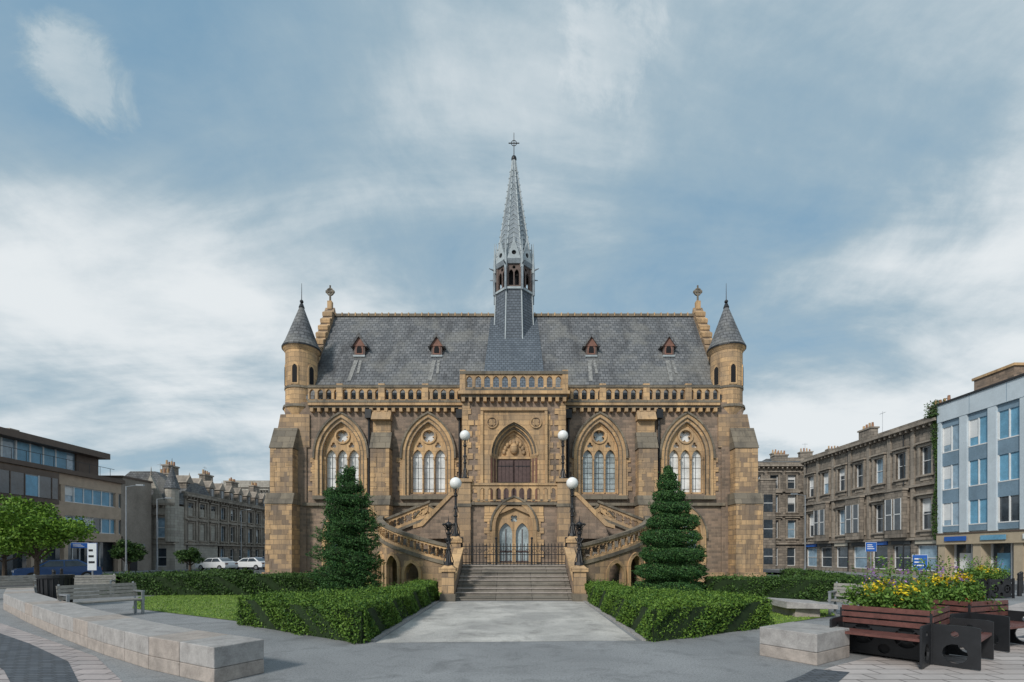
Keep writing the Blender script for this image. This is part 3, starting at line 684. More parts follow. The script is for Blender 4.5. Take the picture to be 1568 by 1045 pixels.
def topiary(name,x,y,tiers,zg=0,seed=0,lumpy=1.0,shoot=1.0):
    r_=np.random.default_rng(seed); root=bpy.data.objects.new(name,None); COL.objects.link(root); root.location=(x,y,zg)
    tr=B('trunk'); tr.cyl('trunk',bark,0,0,0,1.2,.13,.1,10); tr.cyl('trunk',bark,0,0,1.2,4.6,.1,.02,10)
    for i in range(10):
        a=i*2.4; z=.5+i*.4; tr.tube('trunk',bark,(0,0,z),(.5*math.cos(a)*(1-i*.07),.5*math.sin(a)*(1-i*.07),z+.25),.035,.015)
    t=tr.finish(origin=(0,0,0)); t.name='trunk'; t.parent=root
    cb=B('foliage_core'); C=[]
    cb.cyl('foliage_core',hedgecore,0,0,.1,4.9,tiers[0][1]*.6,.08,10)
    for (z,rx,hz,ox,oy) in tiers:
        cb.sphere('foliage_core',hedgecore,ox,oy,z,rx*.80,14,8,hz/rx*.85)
        n=int(7200*rx*max(rx,hz)+600); u=r_.normal(size=(n,3)); u/=np.linalg.norm(u,axis=1)[:,None]
        ph=r_.random(3)*6
        lump=1+lumpy*(.07*np.sin(u[:,0]*6+ph[0])+.07*np.sin(u[:,1]*7+ph[1])+.05*np.sin(u[:,2]*9+u[:,0]*8+ph[2])+.03*np.sin(u[:,0]*19+u[:,2]*15+ph[0])+.03*np.sin(u[:,1]*21-u[:,2]*13+ph[1]))
        rr=(.86+.17*r_.random(n)**.8)*lump
        hr=np.sqrt(u[:,0]**2+u[:,1]**2); k_=np.where(hr>1e-4,hr**.65/np.maximum(hr,1e-4),1)
        C.append(np.c_[ox+u[:,0]*k_*rx*rr,oy+u[:,1]*k_*rx*rr,z+u[:,2]*hz*rr])
        # protruding sprays
        for q in range(int(34*rx*shoot)):
            a=r_.random()*6.283; zz0=z+hz*r_.uniform(-.7,.9); rad=rx*(.92+.05*r_.random()); L=r_.uniform(.06,.17)*shoot; kk=9
            tt=np.linspace(0,1,kk); C.append(np.c_[ox+np.cos(a)*(rad+tt*L)+r_.normal(size=kk)*.014,oy+np.sin(a)*(rad+tt*L)+r_.normal(size=kk)*.014,zz0+tt*L*.5+r_.normal(size=kk)*.012])
    c=cb.finish(origin=(0,0,0)); c.name='foliage_core'; c.parent=root
    V=leafquads(np.concatenate(C),.032); meshobj('foliage',V,1,leafY,parent=root)
tl=[(.35,1.12,.45,.05,0),(.95,1.2,.48,-.1,0),(1.5,.95,.42,.38,-.1),(1.8,1.0,.42,-.22,0),(2.3,.82,.38,.38,-.05),(2.55,.88,.40,-.24,0),(3.0,.98,.34,.12,0),(3.42,.5,.28,.52,-.1),(3.5,.72,.32,-.2,0),(4.0,.86,.28,.05,0),(4.3,.45,.22,-.48,0),(4.5,.50,.30,.16,0),(4.9,.36,.28,-.04,0),(5.2,.22,.2,.08,0)]
topiary('topiary_conifer_tree',-6.9,19.5,tl,0,3,1.9,1.4)
trr=[(.38,1.38,.40,0,0),(1.08,1.38,.37,0,0),(1.78,1.30,.37,.05,0),(2.46,1.17,.36,-.06,0),(3.1,1.02,.33,.05,0),(3.68,.80,.31,-.04,0),(4.18,.62,.27,-.05,0),(4.62,.46,.24,-.1,0),(4.98,.32,.21,-.10,0),(5.26,.18,.18,-.12,0)]
topiary('topiary_conifer_tree',6.5,19.5,trr,0,5,.85,.9)
def tree(name,x,y,h,r,leafm,seed,nl=9000,size=.09):
    r_=np.random.default_rng(seed); root=bpy.data.objects.new(name,None); COL.objects.link(root); root.location=(x,y,0)
    tr=B('trunk'); tr.cyl('trunk',bark,0,0,0,h*.45,.14,.09,10); tips=[]
    for i in range(16):
        a=i*2.4+seed; z=h*(.3+.035*i*.6); l=r*(.5+.45*r_.random()); e=(l*math.cos(a),l*math.sin(a),z+h*.12+h*.35*r_.random())
        tr.tube('trunk',bark,(0,0,z),e,.05,.015); tips.append(e)
        tips.append((e[0]*.55,e[1]*.55,e[2]*.9+.3))
    tips.append((0,0,h*.9)); t=tr.finish(origin=(0,0,0)); t.name='trunk'; t.parent=root; C=[]
    for e in tips:
        k=nl//len(tips); u=r_.normal(size=(k,3)); u/=np.linalg.norm(u,axis=1)[:,None]
        C.append(np.array(e)+u*(r*.36*r_.random((k,1))**.5)*np.array([1,1,.75]))
    meshobj('foliage',leafquads(np.concatenate(C),size),1,leafm,parent=root)
tree('deciduous_tree',-27.4,27,4.4,2.3,leafT,1,14000,.09)
tree('deciduous_tree',-32.5,30,4.2,2.0,leafT,4,9000,.1)
tree('shrub',-34.5,42,2.8,1.2,leafB,5,5000,.09)
tree('shrub',-31,45,2.2,1.1,leafB,6,4000,.09)
# ================================================================ stone walls foreground
def blockwall(name,pts,w,h,step,seed):
    r_=random.Random(seed); b=B(name); k=0
    for (a,c) in zip(pts,pts[1:]):
        a=Vector(a);c=Vector(c);L=(c-a).length;n=max(1,round(L/step));d=(c-a)/n;u=d.normalized();nn=Vector((-u.y,u.x))
        for i in range(n):
            p=a+d*i+u*.006;q=a+d*(i+1)-u*.006; o=r_.uniform(-.004,.004)
            v=[(p.x,p.y,0),(q.x,q.y,0),(q.x+nn.x*w,q.y+nn.y*w,0),(p.x+nn.x*w,p.y+nn.y*w,0)]
            top=[(x,y,h+o) for x,y,_ in v]; low=[(x,y,h*.42) for x,y,_ in v]
            m=granite if r_.random()<.65 else granite2
            b.hexa('lower_course',granite2,[(x,y,0) for x,y,_ in v]+[(x,y,h*.42-.004) for x,y,_ in v]); b.hexa('coping_blocks' if m is granite else 'coping_blocks_warm',m,low+top); k+=1
    b.finish(bevel=.012)
blockwall('low_stone_wall',[(-4.05,6.35),(-5.6,7.2),(-7.2,8.25),(-9.6,9.95),(-12.9,12.4),(-16.4,15.1),(-19,17.6)][::-1],.72,.5,1.15,2)
b=B('stone_bench_block')
b.hexa('base_course',granite2,[(4.28,8.2,0),(4.78,7.42,0),(5.75,8.05,0),(5.25,8.85,0),(4.28,8.2,.2),(4.78,7.42,.2),(5.75,8.05,.2),(5.25,8.85,.2)])
b.hexa('top_block',granite,[(4.28,8.2,.205),(4.78,7.42,.205),(5.75,8.05,.205),(5.25,8.85,.205),(4.28,8.2,.5),(4.78,7.42,.5),(5.75,8.05,.5),(5.25,8.85,.5)])
b.finish(bevel=.012)
b=B('stone_bench_block'); b.box('plinth',granite2,7.9,8.6,13.2,14.4,0,.25); b.hexa('slab',granite,[(7.6,13.1,.26),(8.9,12.9,.26),(9.0,14.3,.26),(7.7,14.5,.26),(7.6,13.1,.45),(8.9,12.9,.38),(9.0,14.3,.38),(7.7,14.5,.45)]); b.finish(bevel=.01)
# ================================================================ street furniture
slatg=basic('weathered_grey_timber',(.27,.255,.23),.75,.35,8)
slatr=basic('maroon_timber',(.15,.06,.05),.5,.4,8)
steel=basic('galvanised_steel',(.35,.37,.39),.4,.2,5,metal=.6)
def bench(x,y,rot,L=1.8,slat=slatg,leg=steel):
    b=B('park_bench',T(x,y,0,rot))
    for i in range(5): b.box('seat',slat,-L/2,L/2,-.25+i*.1,-.165+i*.1,.42,.455)
    for i in range(4):
        z=.53+i*.1; yy=.25+i*.03; b.hexa('backrest',slat,[(-L/2,yy,z),(L/2,yy,z),(L/2,yy+.03,z),(-L/2,yy+.03,z),(-L/2,yy+.025,z+.085),(L/2,yy+.025,z+.085),(L/2,yy+.055,z+.085),(-L/2,yy+.055,z+.085)])
    for i,xx in enumerate((-L/2+.06,L/2-.06)):
        b.box('leg_%d'%(i*2+1),leg,xx-.03,xx+.03,-.26,-.2,0,.66); b.box('leg_%d'%(i*2+2),leg,xx-.03,xx+.03,.22,.28,0,.45)
        b.tube('back_support_%d'%i,leg,(xx,.26,.44),(xx,.40,.95),.025); b.box('armrest_%d'%i,leg,xx-.035,xx+.035,-.28,.32,.66,.70); b.box('seat_rail_%d'%i,leg,xx-.025,xx+.025,-.25,.28,.38,.42)
    b.finish(origin=(x,y,0))
bench(-11.6,13.3,60); bench(-20.2,18.8,60); bench(-17.5,19.2,30); bench(9.8,13.2,-50,1.6)
b=B('litter_bin'); bx_,by_=-15.5,15.9
b.cyl('body',iron,bx_,by_,.05,.98,.40,.44,20); b.cyl('rim',iron,bx_,by_,.98,1.08,.48,.48,20); b.cyl('base',iron,bx_,by_,0,.05,.3,.3,20); b.cyl('opening',vdark,bx_,by_,1.08,1.083,.3,.3,20)
for i in range(20): 
    a=i*math.pi/10; b.tube('slat',iron,(bx_+.41*math.cos(a),by_+.41*math.sin(a),.08),(bx_+.45*math.cos(a),by_+.45*math.sin(a),.95),.018,n=4)
b.finish()
soil=basic('soil',(.03,.022,.015),.95,.4,10)
flY=leafmat('yellow_flowers',(.55,.38,.01),(.75,.6,.03)); flR=leafmat('red_flowers',(.45,.05,.02),(.6,.15,.08)); flP=leafmat('purple_flowers',(.18,.08,.25),(.35,.2,.42))
leafF=leafmat('flower_leaves',(.04,.10,.015),(.14,.24,.045))
basicmetal=basic('planter_tub',(.03,.03,.032),.7,.3)
def planter(x,y,rot,seed,seats=(0,1),hh=.78):
    Mx=T(x,y,0,rot); b=B('planter_with_bench',Mx); W=.6
    def side(fm,part):
        hs=[circ(-.3,.38,.17,16),circ(.3,.38,.17,16),circ(0,.62,.085,12),circ(0,.16,.085,12),circ(-.53,.62,.04,8),circ(.53,.62,.04,8),circ(-.53,.16,.04,8),circ(.53,.16,.04,8)]
        b.plate(part,iron,[(-W,.04),(-W,hh),(W,hh),(W,.04)],hs,-W,-W+.02,fm)
        for c in(-.3,.3): 
            b.plate(part,iron,circ(c,.38,.10,12),[circ(c,.38,.06,10)],-W,-W+.02,fm)
            for k in range(4):
                a=k*math.pi/2+.78; b.plate(part,iron,[(c+.09*math.cos(a)-.012,.38+.09*math.sin(a)),(c+.09*math.cos(a)+.012,.38+.09*math.sin(a)),(c+.19*math.cos(a)+.012,.38+.19*math.sin(a)),(c+.19*math.cos(a)-.012,.38+.19*math.sin(a))],[],-W+.002,-W+.018,fm)
    rots=[lambda u,v_,w:(u,w,v_),lambda u,v_,w:(w,u,v_),lambda u,v_,w:(u,-w,v_),lambda u,v_,w:(-w,u,v_)]
    for i,f in enumerate(rots): side(f,'pierced_panel_%d'%(i+1))
    b.box('inner_tub',basicmetal,-W+.08,W-.08,-W+.08,W-.08,.03,hh-.05); b.box('soil',soil,-W+.08,W-.08,-W+.08,W-.08,hh-.05,hh-.03)
    for sx in(-1,1):
        for sy in(-1,1): b.box('corner_post',iron,sx*W-.03,sx*W+.03,sy*W-.03,sy*W+.03,0,hh+.03)
    if 0 in seats:
        for i in range(5): b.box('seat',slatr,-W,W,-W-.56+i*.105,-W-.47+i*.105,.42,.46)
        for i in range(3): b.box('backrest',slatr,-W,W,-W-.04,-W-.01,.56+i*.11,.64+i*.11)
        for sx in(-1,1): b.plate('end_panel',iron,[(-W-.58,.02),(-W-.58,.64),(-W-.5,.66),(-W,.66),(-W,.02)],[circ(-W-.29,.22,.15,14),circ(-W-.29,.52,.05,8)],sx*W-.015,sx*W+.015,lambda u,v_,w:(w,u,v_))
    if 1 in seats:
        for i in range(5): b.box('side_seat',slatr,-W-.56+i*.105,-W-.47+i*.105,-W,W,.42,.46)
        for i in range(3): b.box('side_backrest',slatr,-W-.04,-W-.01,-W,W,.56+i*.11,.64+i*.11)
        for sy in(-1,1): b.plate('side_end_panel',iron,[(-W-.58,.02),(-W-.58,.64),(-W-.5,.66),(-W,.66),(-W,.02)],[circ(-W-.29,.22,.15,14),circ(-W-.29,.52,.05,8)],sy*W-.015,sy*W+.015)
    root=b.finish(origin=(x,y,0)); r_=np.random.default_rng(seed)
    def cl(n,zlo,zhi,rad,mat,size,nm,k=10,sp=.10):
        cs=r_.uniform(-rad,rad,size=(k,2)); cz=r_.uniform(zlo,zhi,k); C=[]
        for i in range(k):
            u=r_.normal(size=(n//k,3))*sp; C.append(u+np.array([cs[i][0],cs[i][1],cz[i]]))
        meshobj(nm,leafquads(np.concatenate(C),size),1,mat,parent=root)
    cl(5000,hh,hh+.28,.5,leafF,.035,'flower_foliage',24); cl(700,hh+.2,hh+.5,.4,flY,.03,'yellow_blooms',9,.07)
    cl(90,hh+.05,hh+.2,.5,flR,.022,'red_blooms',5,.06); cl(140,hh+.45,hh+.7,.4,flP,.024,'purple_blooms',6,.06)
    C=[]
    for i in range(80):
        a=r_.uniform(-.45,.45,2); top=r_.uniform(.35,.98); k=22; t=np.linspace(0,1,k); ln=r_.normal(size=2)*.15
        C.append(np.c_[a[0]+ln[0]*t**2+r_.normal(size=k)*.015*(1-t*.5),a[1]+ln[1]*t**2+r_.normal(size=k)*.015,hh+t*top])
    meshobj('tall_stems',leafquads(np.concatenate(C),.028),1,leafF,parent=root)
planter(6.75,8.35,38,1); planter(9.0,9.7,20,2)
planter(19.5,19.5,10,3,())
def street_lamp(x,y,h,rot=0,double=False):
    b=B('street_lamp',T(x,y,0,rot)); b.cyl('base',steel,0,0,0,1.0,.11,.09,10); b.cyl('column',steel,0,0,1.0,h,.065,.045,10)
    b.tube('arm',steel,(0,0,h-.05),(.9,0,h+.12),.035,.03); b.box('lantern',steel,.8,1.35,-.12,.12,h+.06,h+.18); b.box('lens',globe,.88,1.3,-.09,.09,h+.04,h+.062)
    b.finish(origin=(x,y,0))
street_lamp(-33,40,7.6,10); street_lamp(-37.2,49,7.6,10); street_lamp(-38.3,66,8,0); street_lamp(28.5,46,7.6,180)
signblue=basic('sign_blue',(.02,.11,.42),.4,.1); signwhite=basic('sign_white',(.75,.77,.78),.4,.08)
def sign(name,x,y,h,w,hh,mat,rot=0):
    b=B(name,T(x,y,0,rot)); b.cyl('post',steel,0,0.04,0,h,.04,n=8); b.box('panel',mat,-w/2,w/2,-.03,0,h-hh,h); b.box('border',signwhite if mat is signblue else signblue,-w/2-.02,w/2+.02,-.0,.012,h-hh-.02,h+.02)
    for k in range(3): b.box('lettering',signwhite if mat is signblue else iron,-w*.38,w*(.1+.1*k),-.036,-.031,h-hh*(.3+.22*k),h-hh*(.22+.22*k))
    b.finish(origin=(x,y,0))
sign('information_sign',-23.5,26.2,2.4,.4,1.5,signwhite,20); sign('direction_sign',-30.5,33,2.6,.9,.35,signblue,30)
sign('traffic_sign',24.3,32,2.6,.6,.6,signblue,-20); sign('information_sign',24.6,28.5,1.75,.7,.9,signblue,-25)
def bollard(x,y):
    b=B('bollard'); b.cyl('shaft',iron,x,y,0,.9,.08,.06,10); b.sphere('cap',iron,x,y,.93,.075,10,6); b.cyl('collar',iron,x,y,.7,.74,.085,.085,10); b.finish()
for p in ((-24,24.5),(-25.5,26.5),(-22.3,22.8),(21.5,20),(23.2,21.5)): bollard(*p)
def car(x,y,rot,paint):
    b=B('parked_car',T(x,y,0,rot)); 
    prof=[(-2.1,.35),(-2.12,.75),(-1.95,.88),(-1.2,.95),(-.55,1.40),(.9,1.45),(1.6,1.02),(2.0,.95),(2.1,.6),(2.05,.35)]
    def sec(w,z):return w*(1 if z<.96 else 1-.28*(z-.96)/.5)
    v=[];f=[];n=len(prof)
    for sy in(-1,1):
        for (u,z) in prof: v.append((u,sy*sec(.86,z),z))
    f.append(tuple(range(n))); f.append(tuple(range(2*n-1,n-1,-1)))
    for i in range(n): j=(i+1)%n; f.append((i,i+n,j+n,j))
    b.add('body',paint,v,f)
    for sy in(-1,1):
        e=.012
        q=[(-1.0,.99),(-.5,1.34),(.15,1.36),(.15,.99)]; b.add('side_window',darkglass,[(u,sy*(sec(.86,z)+e),z) for u,z in q],[(0,1,2,3)])
        q=[(.22,.99),(.22,1.36),(.85,1.38),(1.4,1.02)]; b.add('side_window',darkglass,[(u,sy*(sec(.86,z)+e),z) for u,z in q],[(0,1,2,3)])
        for wx in(-1.3,1.3):
            b.tube('wheel',iron,(wx,sy*.66,.32),(wx,sy*.88,.32),.32,n=18); b.tube('hub',steel,(wx,sy*.87,.32),(wx,sy*.895,.32),.19,n=10)
        b.box('head_lamp',globe,-2.14,-2.1,min(sy*.5,sy*.8),max(sy*.5,sy*.8),.66,.78); b.box('tail_lamp',redstone,2.05,2.12,min(sy*.5,sy*.8),max(sy*.5,sy*.8),.72,.86)
    b.add('windscreen',darkglass,[(-1.17,-.74,.99),(-1.17,.74,.99),(-.60,.62,1.38),(-.60,-.62,1.38)],[(0,1,2,3)])
    b.add('rear_window',darkglass,[(1.0,-.62,1.41),(1.0,.62,1.41),(1.56,.74,1.07),(1.56,-.74,1.07)],[(0,1,2,3)])
    b.finish(origin=(x,y,0))
pw=basic('car_paint_white',(.75,.76,.77),.25,.05,spec=.6); pb=basic('car_paint_blue',(.03,.09,.25),.25,.1,spec=.6); pk=basic('car_paint_dark',(.03,.03,.035),.25,.1,spec=.6)
car(-33.5,53,-15,pw); car(-31,55.5,-10,pw); car(-33.6,61,95,pb); car(-33.8,67,95,pk); car(-30.5,31.5,50,pb)
# ================================================================ street buildings
def terrace(name,x,y,rot,L,depth,floors,bay,wall,trim,H,roof='slate',ww=1.1,chim=3,cornices=(),dormers=False,wmat=None,shop=None,arched=False,roofh=2.6,pil=False):
    b=B(name,T(x,y,0,rot)); nb=max(1,round(L/bay)); d=L/nb; holes=[]; wmat=wmat or darkglass
    for fi,(s0,h0) in enumerate(floors):
        for k in range(nb):
            c=(k+.5)*d; w=ww/2 if not (shop and fi==0) else d*.38
            holes.append((c,w,s0,h0,fi))
    for k in range(nb):
        c=(k+.5)*d; hs=[[(c-w,s0),(c-w,h0),(c+w,h0),(c+w,s0)] for (cc,w,s0,h0,fi) in holes if abs(cc-c)<1e-6]
        b.plate('front_wall',wall,[(k*d,0),(k*d,H),((k+1)*d,H),((k+1)*d,0)],hs,0,.35,rim=(k in(0,nb-1)))
    for wi,(c,w,s0,h0,fi) in enumerate(holes):
        b.box('window_glass' if (wi*7)%3 else 'window_glass_bright',wmat if (wi*7)%3 else skyglass,c-w-.02,c+w+.02,.24,.27,s0-.02,h0+.02)
        b.box('window_frame',white,c-w,c-w+.06,.17,.24,s0,h0); b.box('window_frame',white,c+w-.06,c+w,.17,.24,s0,h0)
        b.box('window_frame',white,c-w+.06,c+w-.06,.17,.24,h0-.07,h0); b.box('window_frame',white,c-w+.06,c+w-.06,.17,.24,s0,s0+.07)
        b.box('window_frame',white,c-w+.06,c+w-.06,.18,.235,(s0+h0)/2-.03,(s0+h0)/2+.03)
        if fi>0:
            if random.random()<.35: b.box('window_blind',white,c-w+.06,c+w-.06,.225,.238,h0-.07-(h0-s0)*random.uniform(.2,.6),h0-.07)
            b.box('window_surround',trim,c-w-.2,c-w,-.12,.05,s0,h0); b.box('window_surround',trim,c+w,c+w+.2,-.12,.05,s0,h0)
            b.box('window_lintel',trim,c-w-.22,c+w+.22,-.15,.05,h0,h0+.22); b.box('window_sill',trim,c-w-.26,c+w+.26,-.2,.05,s0-.16,s0)
            b.box('window_apron',trim,c-w,c+w,-.06,.05,s0-.5,s0-.17)
            b.box('window_pediment',trim,c-w-.34,c+w+.34,-.34,.04,h0+.26,h0+.40)
        elif shop: b.box('shop_fascia',shop[int(c/d)%len(shop)],c-w-.05,c+w+.05,-.12,.02,h0+.1,h0+.6)
    for z in cornices: b.box('string_course',trim,-.05,L+.05,-.26,.02,z,z+.2)
    if pil:
        for k in range(nb+1):
            px_=min(max(k*d,.2),L-.2); b.box('pilaster',trim,px_-.18,px_+.18,-.14,.02,3.3,H-.25)
    b.box('eaves_cornice',trim,-.1,L+.1,-.55,.3,H,H+.25); b.box('eaves_blocking',wall,-.02,L+.02,-.1,.3,H+.25,H+.6)
    k=0
    while k<L: b.box('cornice_bracket',trim,k,k+.14,-.42,.01,H-.25,H); k+=.6
    b.box('side_wall',wall,-.01,.3,.35,depth,0,H); b.box('side_wall',wall,L-.3,L+.01,.35,depth,0,H); b.box('rear_wall',wall,0,L,depth,depth+.3,0,H)
    b.box('floor_void',vdark,.3,L-.3,.9,1.0,0,H)
    for q in range(int(L/7)+1): b.cyl('downpipe',iron,min(L-.2,q*7+.45),-.08,0,H-.2,.05,n=6)
    fm=lambda u,v_,w:(w,u,v_)
    b.plate('pitched_roof',slate,[(.3,H+.25),(depth*.35,H+roofh),(depth*.65,H+roofh),(depth,H+.25)],[],0,L,fm)
    for q in range(chim):
        cx=(L*(q+.5)/chim if chim>1 else L/2)+random.uniform(-.4,.4); hh=random.uniform(-.3,.35)
        b.box('chimney_stack',wall,cx-.9,cx+.9,depth*.35,depth*.35+.8,H+1,H+roofh+1.0+hh); b.box('chimney_cap',trim,cx-1.0,cx+1.0,depth*.35-.1,depth*.35+.9,H+roofh+1.0+hh,H+roofh+1.18+hh)
        for p in range(4): b.cyl('chimney_pot',potclay if p%2 else goldtrim,cx-.65+p*.43,depth*.35+.4,H+roofh+1.18+hh,H+roofh+1.6+hh+random.uniform(0,.25),.13,.1,8)
    b.cyl('roof_aerial',steel,L*.37,depth*.35+.3,H+roofh,H+roofh+2.4,.02,n=5); b.box('roof_aerial',steel,L*.37-.4,L*.37+.4,depth*.35+.28,depth*.35+.31,H+roofh+2.2,H+roofh+2.23)
    if dormers:
        for k in range(nb):
            c=(k+.5)*d; b.box('dormer',wall,c-.55,c+.55,.1,2.2,H+.3,H+1.75); b.box('dormer_window',wmat,c-.32,c+.32,.06,.1,H+.6,H+1.6); b.box('dormer_frame',white,c-.03,c+.03,.03,.06,H+.6,H+1.6)
            b.plate('dormer_gable',trim,[(c-.7,H+1.72),(c,H+2.7),(c+.7,H+1.72)],[],-.02,2.2); b.cyl('dormer_finial',trim,c,.1,H+2.6,H+3.1,.07,.0,6)
    return b
shopA=[signblue,basic('shop_fascia_dark',(.04,.045,.05),.5,.2),basic('shop_fascia_cream',(.5,.46,.38),.5,.1),iron]
b=terrace('stone_terrace_building',35,56.6,-90,18,11,[(.4,2.6),(3.9,6.6),(8.6,11.0)],2.57,greyst,greytrim,12.8,cornices=(3.05,7.65),shop=shopA,chim=2,ww=1.15,wmat=darkglass,roofh=1.8,pil=True)
for k in (1,3,5):
    c=(k+.5)*18/7; b.box('bay_window_wall',greyst,c-1.0,c+1.0,-.75,-.3,3.3,7.5); b.box('bay_window_cap',greytrim,c-1.1,c+1.1,-.85,-.3,7.5,7.64)
    for q in(-.5,.5): b.box('bay_window_glass',darkglass,c+q-.36,c+q+.36,-.78,-.75,4.0,6.8); b.box('bay_window_bar',white,c+q-.38,c+q+.38,-.81,-.78,5.35,5.43); b.box('bay_window_bar',white,c+q-.40,c+q-.34,-.81,-.78,4.0,6.8); b.box('bay_window_bar',white,c+q+.34,c+q+.40,-.81,-.78,4.0,6.8)
b.finish()
b=terrace('stone_tenement_building',29.8,60,0,9,11,[(.4,2.7),(3.9,6.2),(7.2,9.4),(10.2,12.0)],2.25,greyst,greytrim,13,cornices=(3.1,6.7,9.8),chim=2,roofh=1.5); 
b.box('bay_window_wall',greyst,1.3,3.2,-.7,-.01,0,11.2); b.box('bay_window_cap',greytrim,1.2,3.3,-.8,-.01,11.2,11.4)
for s0,h0 in((.6,2.6),(3.9,6.2),(7.2,9.4)): b.box('bay_window_glass',darkglass,1.7,2.8,-.73,-.7,s0,h0); b.box('bay_window_bar',white,1.68,2.82,-.76,-.73,(s0+h0)/2-.04,(s0+h0)/2+.04)
b.finish()
b=terrace('stone_tenement_building',40,72,-8,16,10,[(9,11),(12.5,14.5)],2.6,greyst,greytrim,16,chim=4,roofh=1.2); b.finish()
b=terrace('stone_tenement_building',58,66,-70,14,10,[(9,11),(12.5,14.5)],2.6,greyst,greytrim,14.5,chim=3,roofh=1.2); b.finish()
b=terrace('victorian_stone_building',-40,57,90,26,10,[(.4,2.6),(3.6,5.7),(6.6,8.2)],2.2,greyst,greytrim,8.9,cornices=(3.0,6.1),dormers=True,chim=4,ww=.95,roofh=3.0,pil=True)
b.finish()
b=terrace('corner_stone_building',-46.5,55.5,0,6.5,8,[(.4,2.6),(3.8,6.2)],3.2,greystL,greytrim,7.6,cornices=(3.0,),chim=1,roofh=3.2,ww=1.2)
b.plate('corner_gable',greystL,[(2.2,8.2),(3.6,11.2),(5.0,8.2)],[circ(3.6,9.2,.4)],-.05,.3); b.cyl('gable_finial',greytrim,3.6,.1,11.1,12.2,.1,.02,6)
b.cyl('corner_turret',greystL,6.0,.2,3.3,9.6,.7,.7,12); b.cyl('turret_spire',slate,6.0,.2,9.6,12.2,.85,.05,12); b.cyl('turret_finial',iron,6,.2,12.1,13.2,.05,.02,6)
b.finish()
b=terrace('pale_stone_office',-60,98,0,9,12,[(3,5),(7,9),(11,13.2)],1.8,greystL,greystL,15.2,chim=0,roofh=.5,cornices=(10,14)); 
b.box('roof_parapet',greystL,-.3,9.3,-.5,.1,15.8,17.2); b.finish()
b=terrace('stone_terrace_building',-34,84,0,14,10,[(.4,2.4),(3.6,5.7),(6.4,8.2)],2.2,greyst,greytrim,8.8,chim=3); b.finish()
beige=basic('beige_cladding',(.48,.37,.28),.8,.2,1.5,bump=.2); brn=basic('brown_fascia',(.12,.085,.065),.6,.2,2); rend=basic('grey_brown_render',(.31,.265,.225),.85,.28,.7)
bluep=basic('blue_panel',(.15,.36,.52),.3,.3,1)
b=B('modern_office_building',T(-42,20,0,90)); L=30.3
b.box('ground_floor_glazing',darkglass,0,L,.9,1.0,0,3.1); b.box('ground_slab',beige,0,L,0,10,3.1,3.75)
for k in range(int(L/3)+1): b.box('column',beige,k*3,k*3+.4,.1,.5,0,3.1); b.box('shopfront_mullion',white,k*3+1.6,k*3+1.68,.84,.9,0,3.1)
for fl,(s0,h0) in enumerate(((3.95,5.5),(6.75,8.3))):
    b.box('spandrel',beige,0,L,0,.4,h0,h0+1.25 if fl==0 else 9.35)
    if fl==0: b.box('spandrel',beige,0,L,0,.4,3.75,s0)
    b.box('ribbon_glass',skyglass,0,L,.28,.33,s0,h0)
    k=0;i=0
    while k<L-.1:
        b.box('window_frame',white,k,k+.09,.14,.28,s0,h0)
        r0=random.random()
        if r0<.42: b.box('blue_panel',bluep,k+.09,k+1.0,.2,.27,s0,h0)
        elif r0<.6: b.box('blind',white,k+.09,k+1.0,.24,.275,s0+random.uniform(.3,1.0),h0)
        elif r0<.78: b.box('dark_pane',darkglass,k+.09,k+1.0,.22,.275,s0,h0)
        if i%6==5: b.box('pier',beige,k+.6,k+1.0,.02,.3,s0,h0)
        k+=1.0;i+=1
    b.box('window_frame',white,0,L,.13,.2,s0,s0+.08); b.box('window_frame',white,0,L,.13,.2,h0-.08,h0)
b.box('terrace_slab',brn,-.1,L+.1,-.35,10,9.35,9.75)
b.box('attic_glass',skyglass,0,L-3,2.2,2.3,9.75,11.9)
for k in range(int((L-3)/1.2)): 
    b.box('attic_mullion',white,k*1.2,k*1.2+.12,2.08,2.2,9.75,11.9)
    if random.random()<.4: b.box('attic_blue_pane',bluep,k*1.2+.12,k*1.2+1.2,2.14,2.19,9.9,11.8)
b.box('attic_wall',brn,L-3,L-.5,2.0,9,9.75,11.9)
b.box('roof_slab',brn,-.3,L-.2,1.0,10,11.9,12.5); b.box('end_wall',rend,L-.02,L+.3,0,10,3.75,9.34)
for k in range(25): b.cyl('terrace_rail_post',iron,k*1.2,-.1,9.75,10.7,.02,n=6)
b.box('terrace_rail',iron,0,L-1,-.12,-.08,10.68,10.72)
for q in (3,4.2,9,16,22): b.box('rooftop_plant',rend,q,q+.8,3,4.2,12.5,13.1)
b.cyl('aerial',steel,20,4,12.5,18,.04,n=6)
b.box('projecting_bay',brn,10,22.5,-.9,-.02,6.3,9.1); b.box('projecting_glass',darkglass,10.2,22.3,-.96,-.9,6.75,8.6)
for k in range(11): b.box('projecting_mullion',white if k%3==0 else brn,10.2+k*1.15,10.27+k*1.15,-1.0,-.96,6.75,8.6)
for k in (1,2,4,5,8): b.box('projecting_blue_pane',bluep,10.3+k*1.15,11.3+k*1.15,-.98,-.96,6.8,8.5)
b.finish()
b=B('brown_rendered_block'); b.box('walls',rend,-52,-42.1,50.6,54.6,0,10.1); b.box('parapet',brn,-52.1,-42.0,50.5,54.7,10.1,10.3); b.box('door',iron,-42.1,-42.04,51.5,52.5,0,2.1); b.box('vent',steel,-42.1,-42.03,53,53.6,2.6,3.0); b.finish()
pan=basic('pale_metal_panel',(.54,.61,.66),.45,.14,.8); pan2=basic('blue_grey_panel',(.19,.28,.36),.4,.25,.8); tanf=basic('tan_stone_fascia',(.46,.38,.27),.8,.15,2)
b=B('white_panel_office_building',T(34.6,38.4,0,-90)); L=24
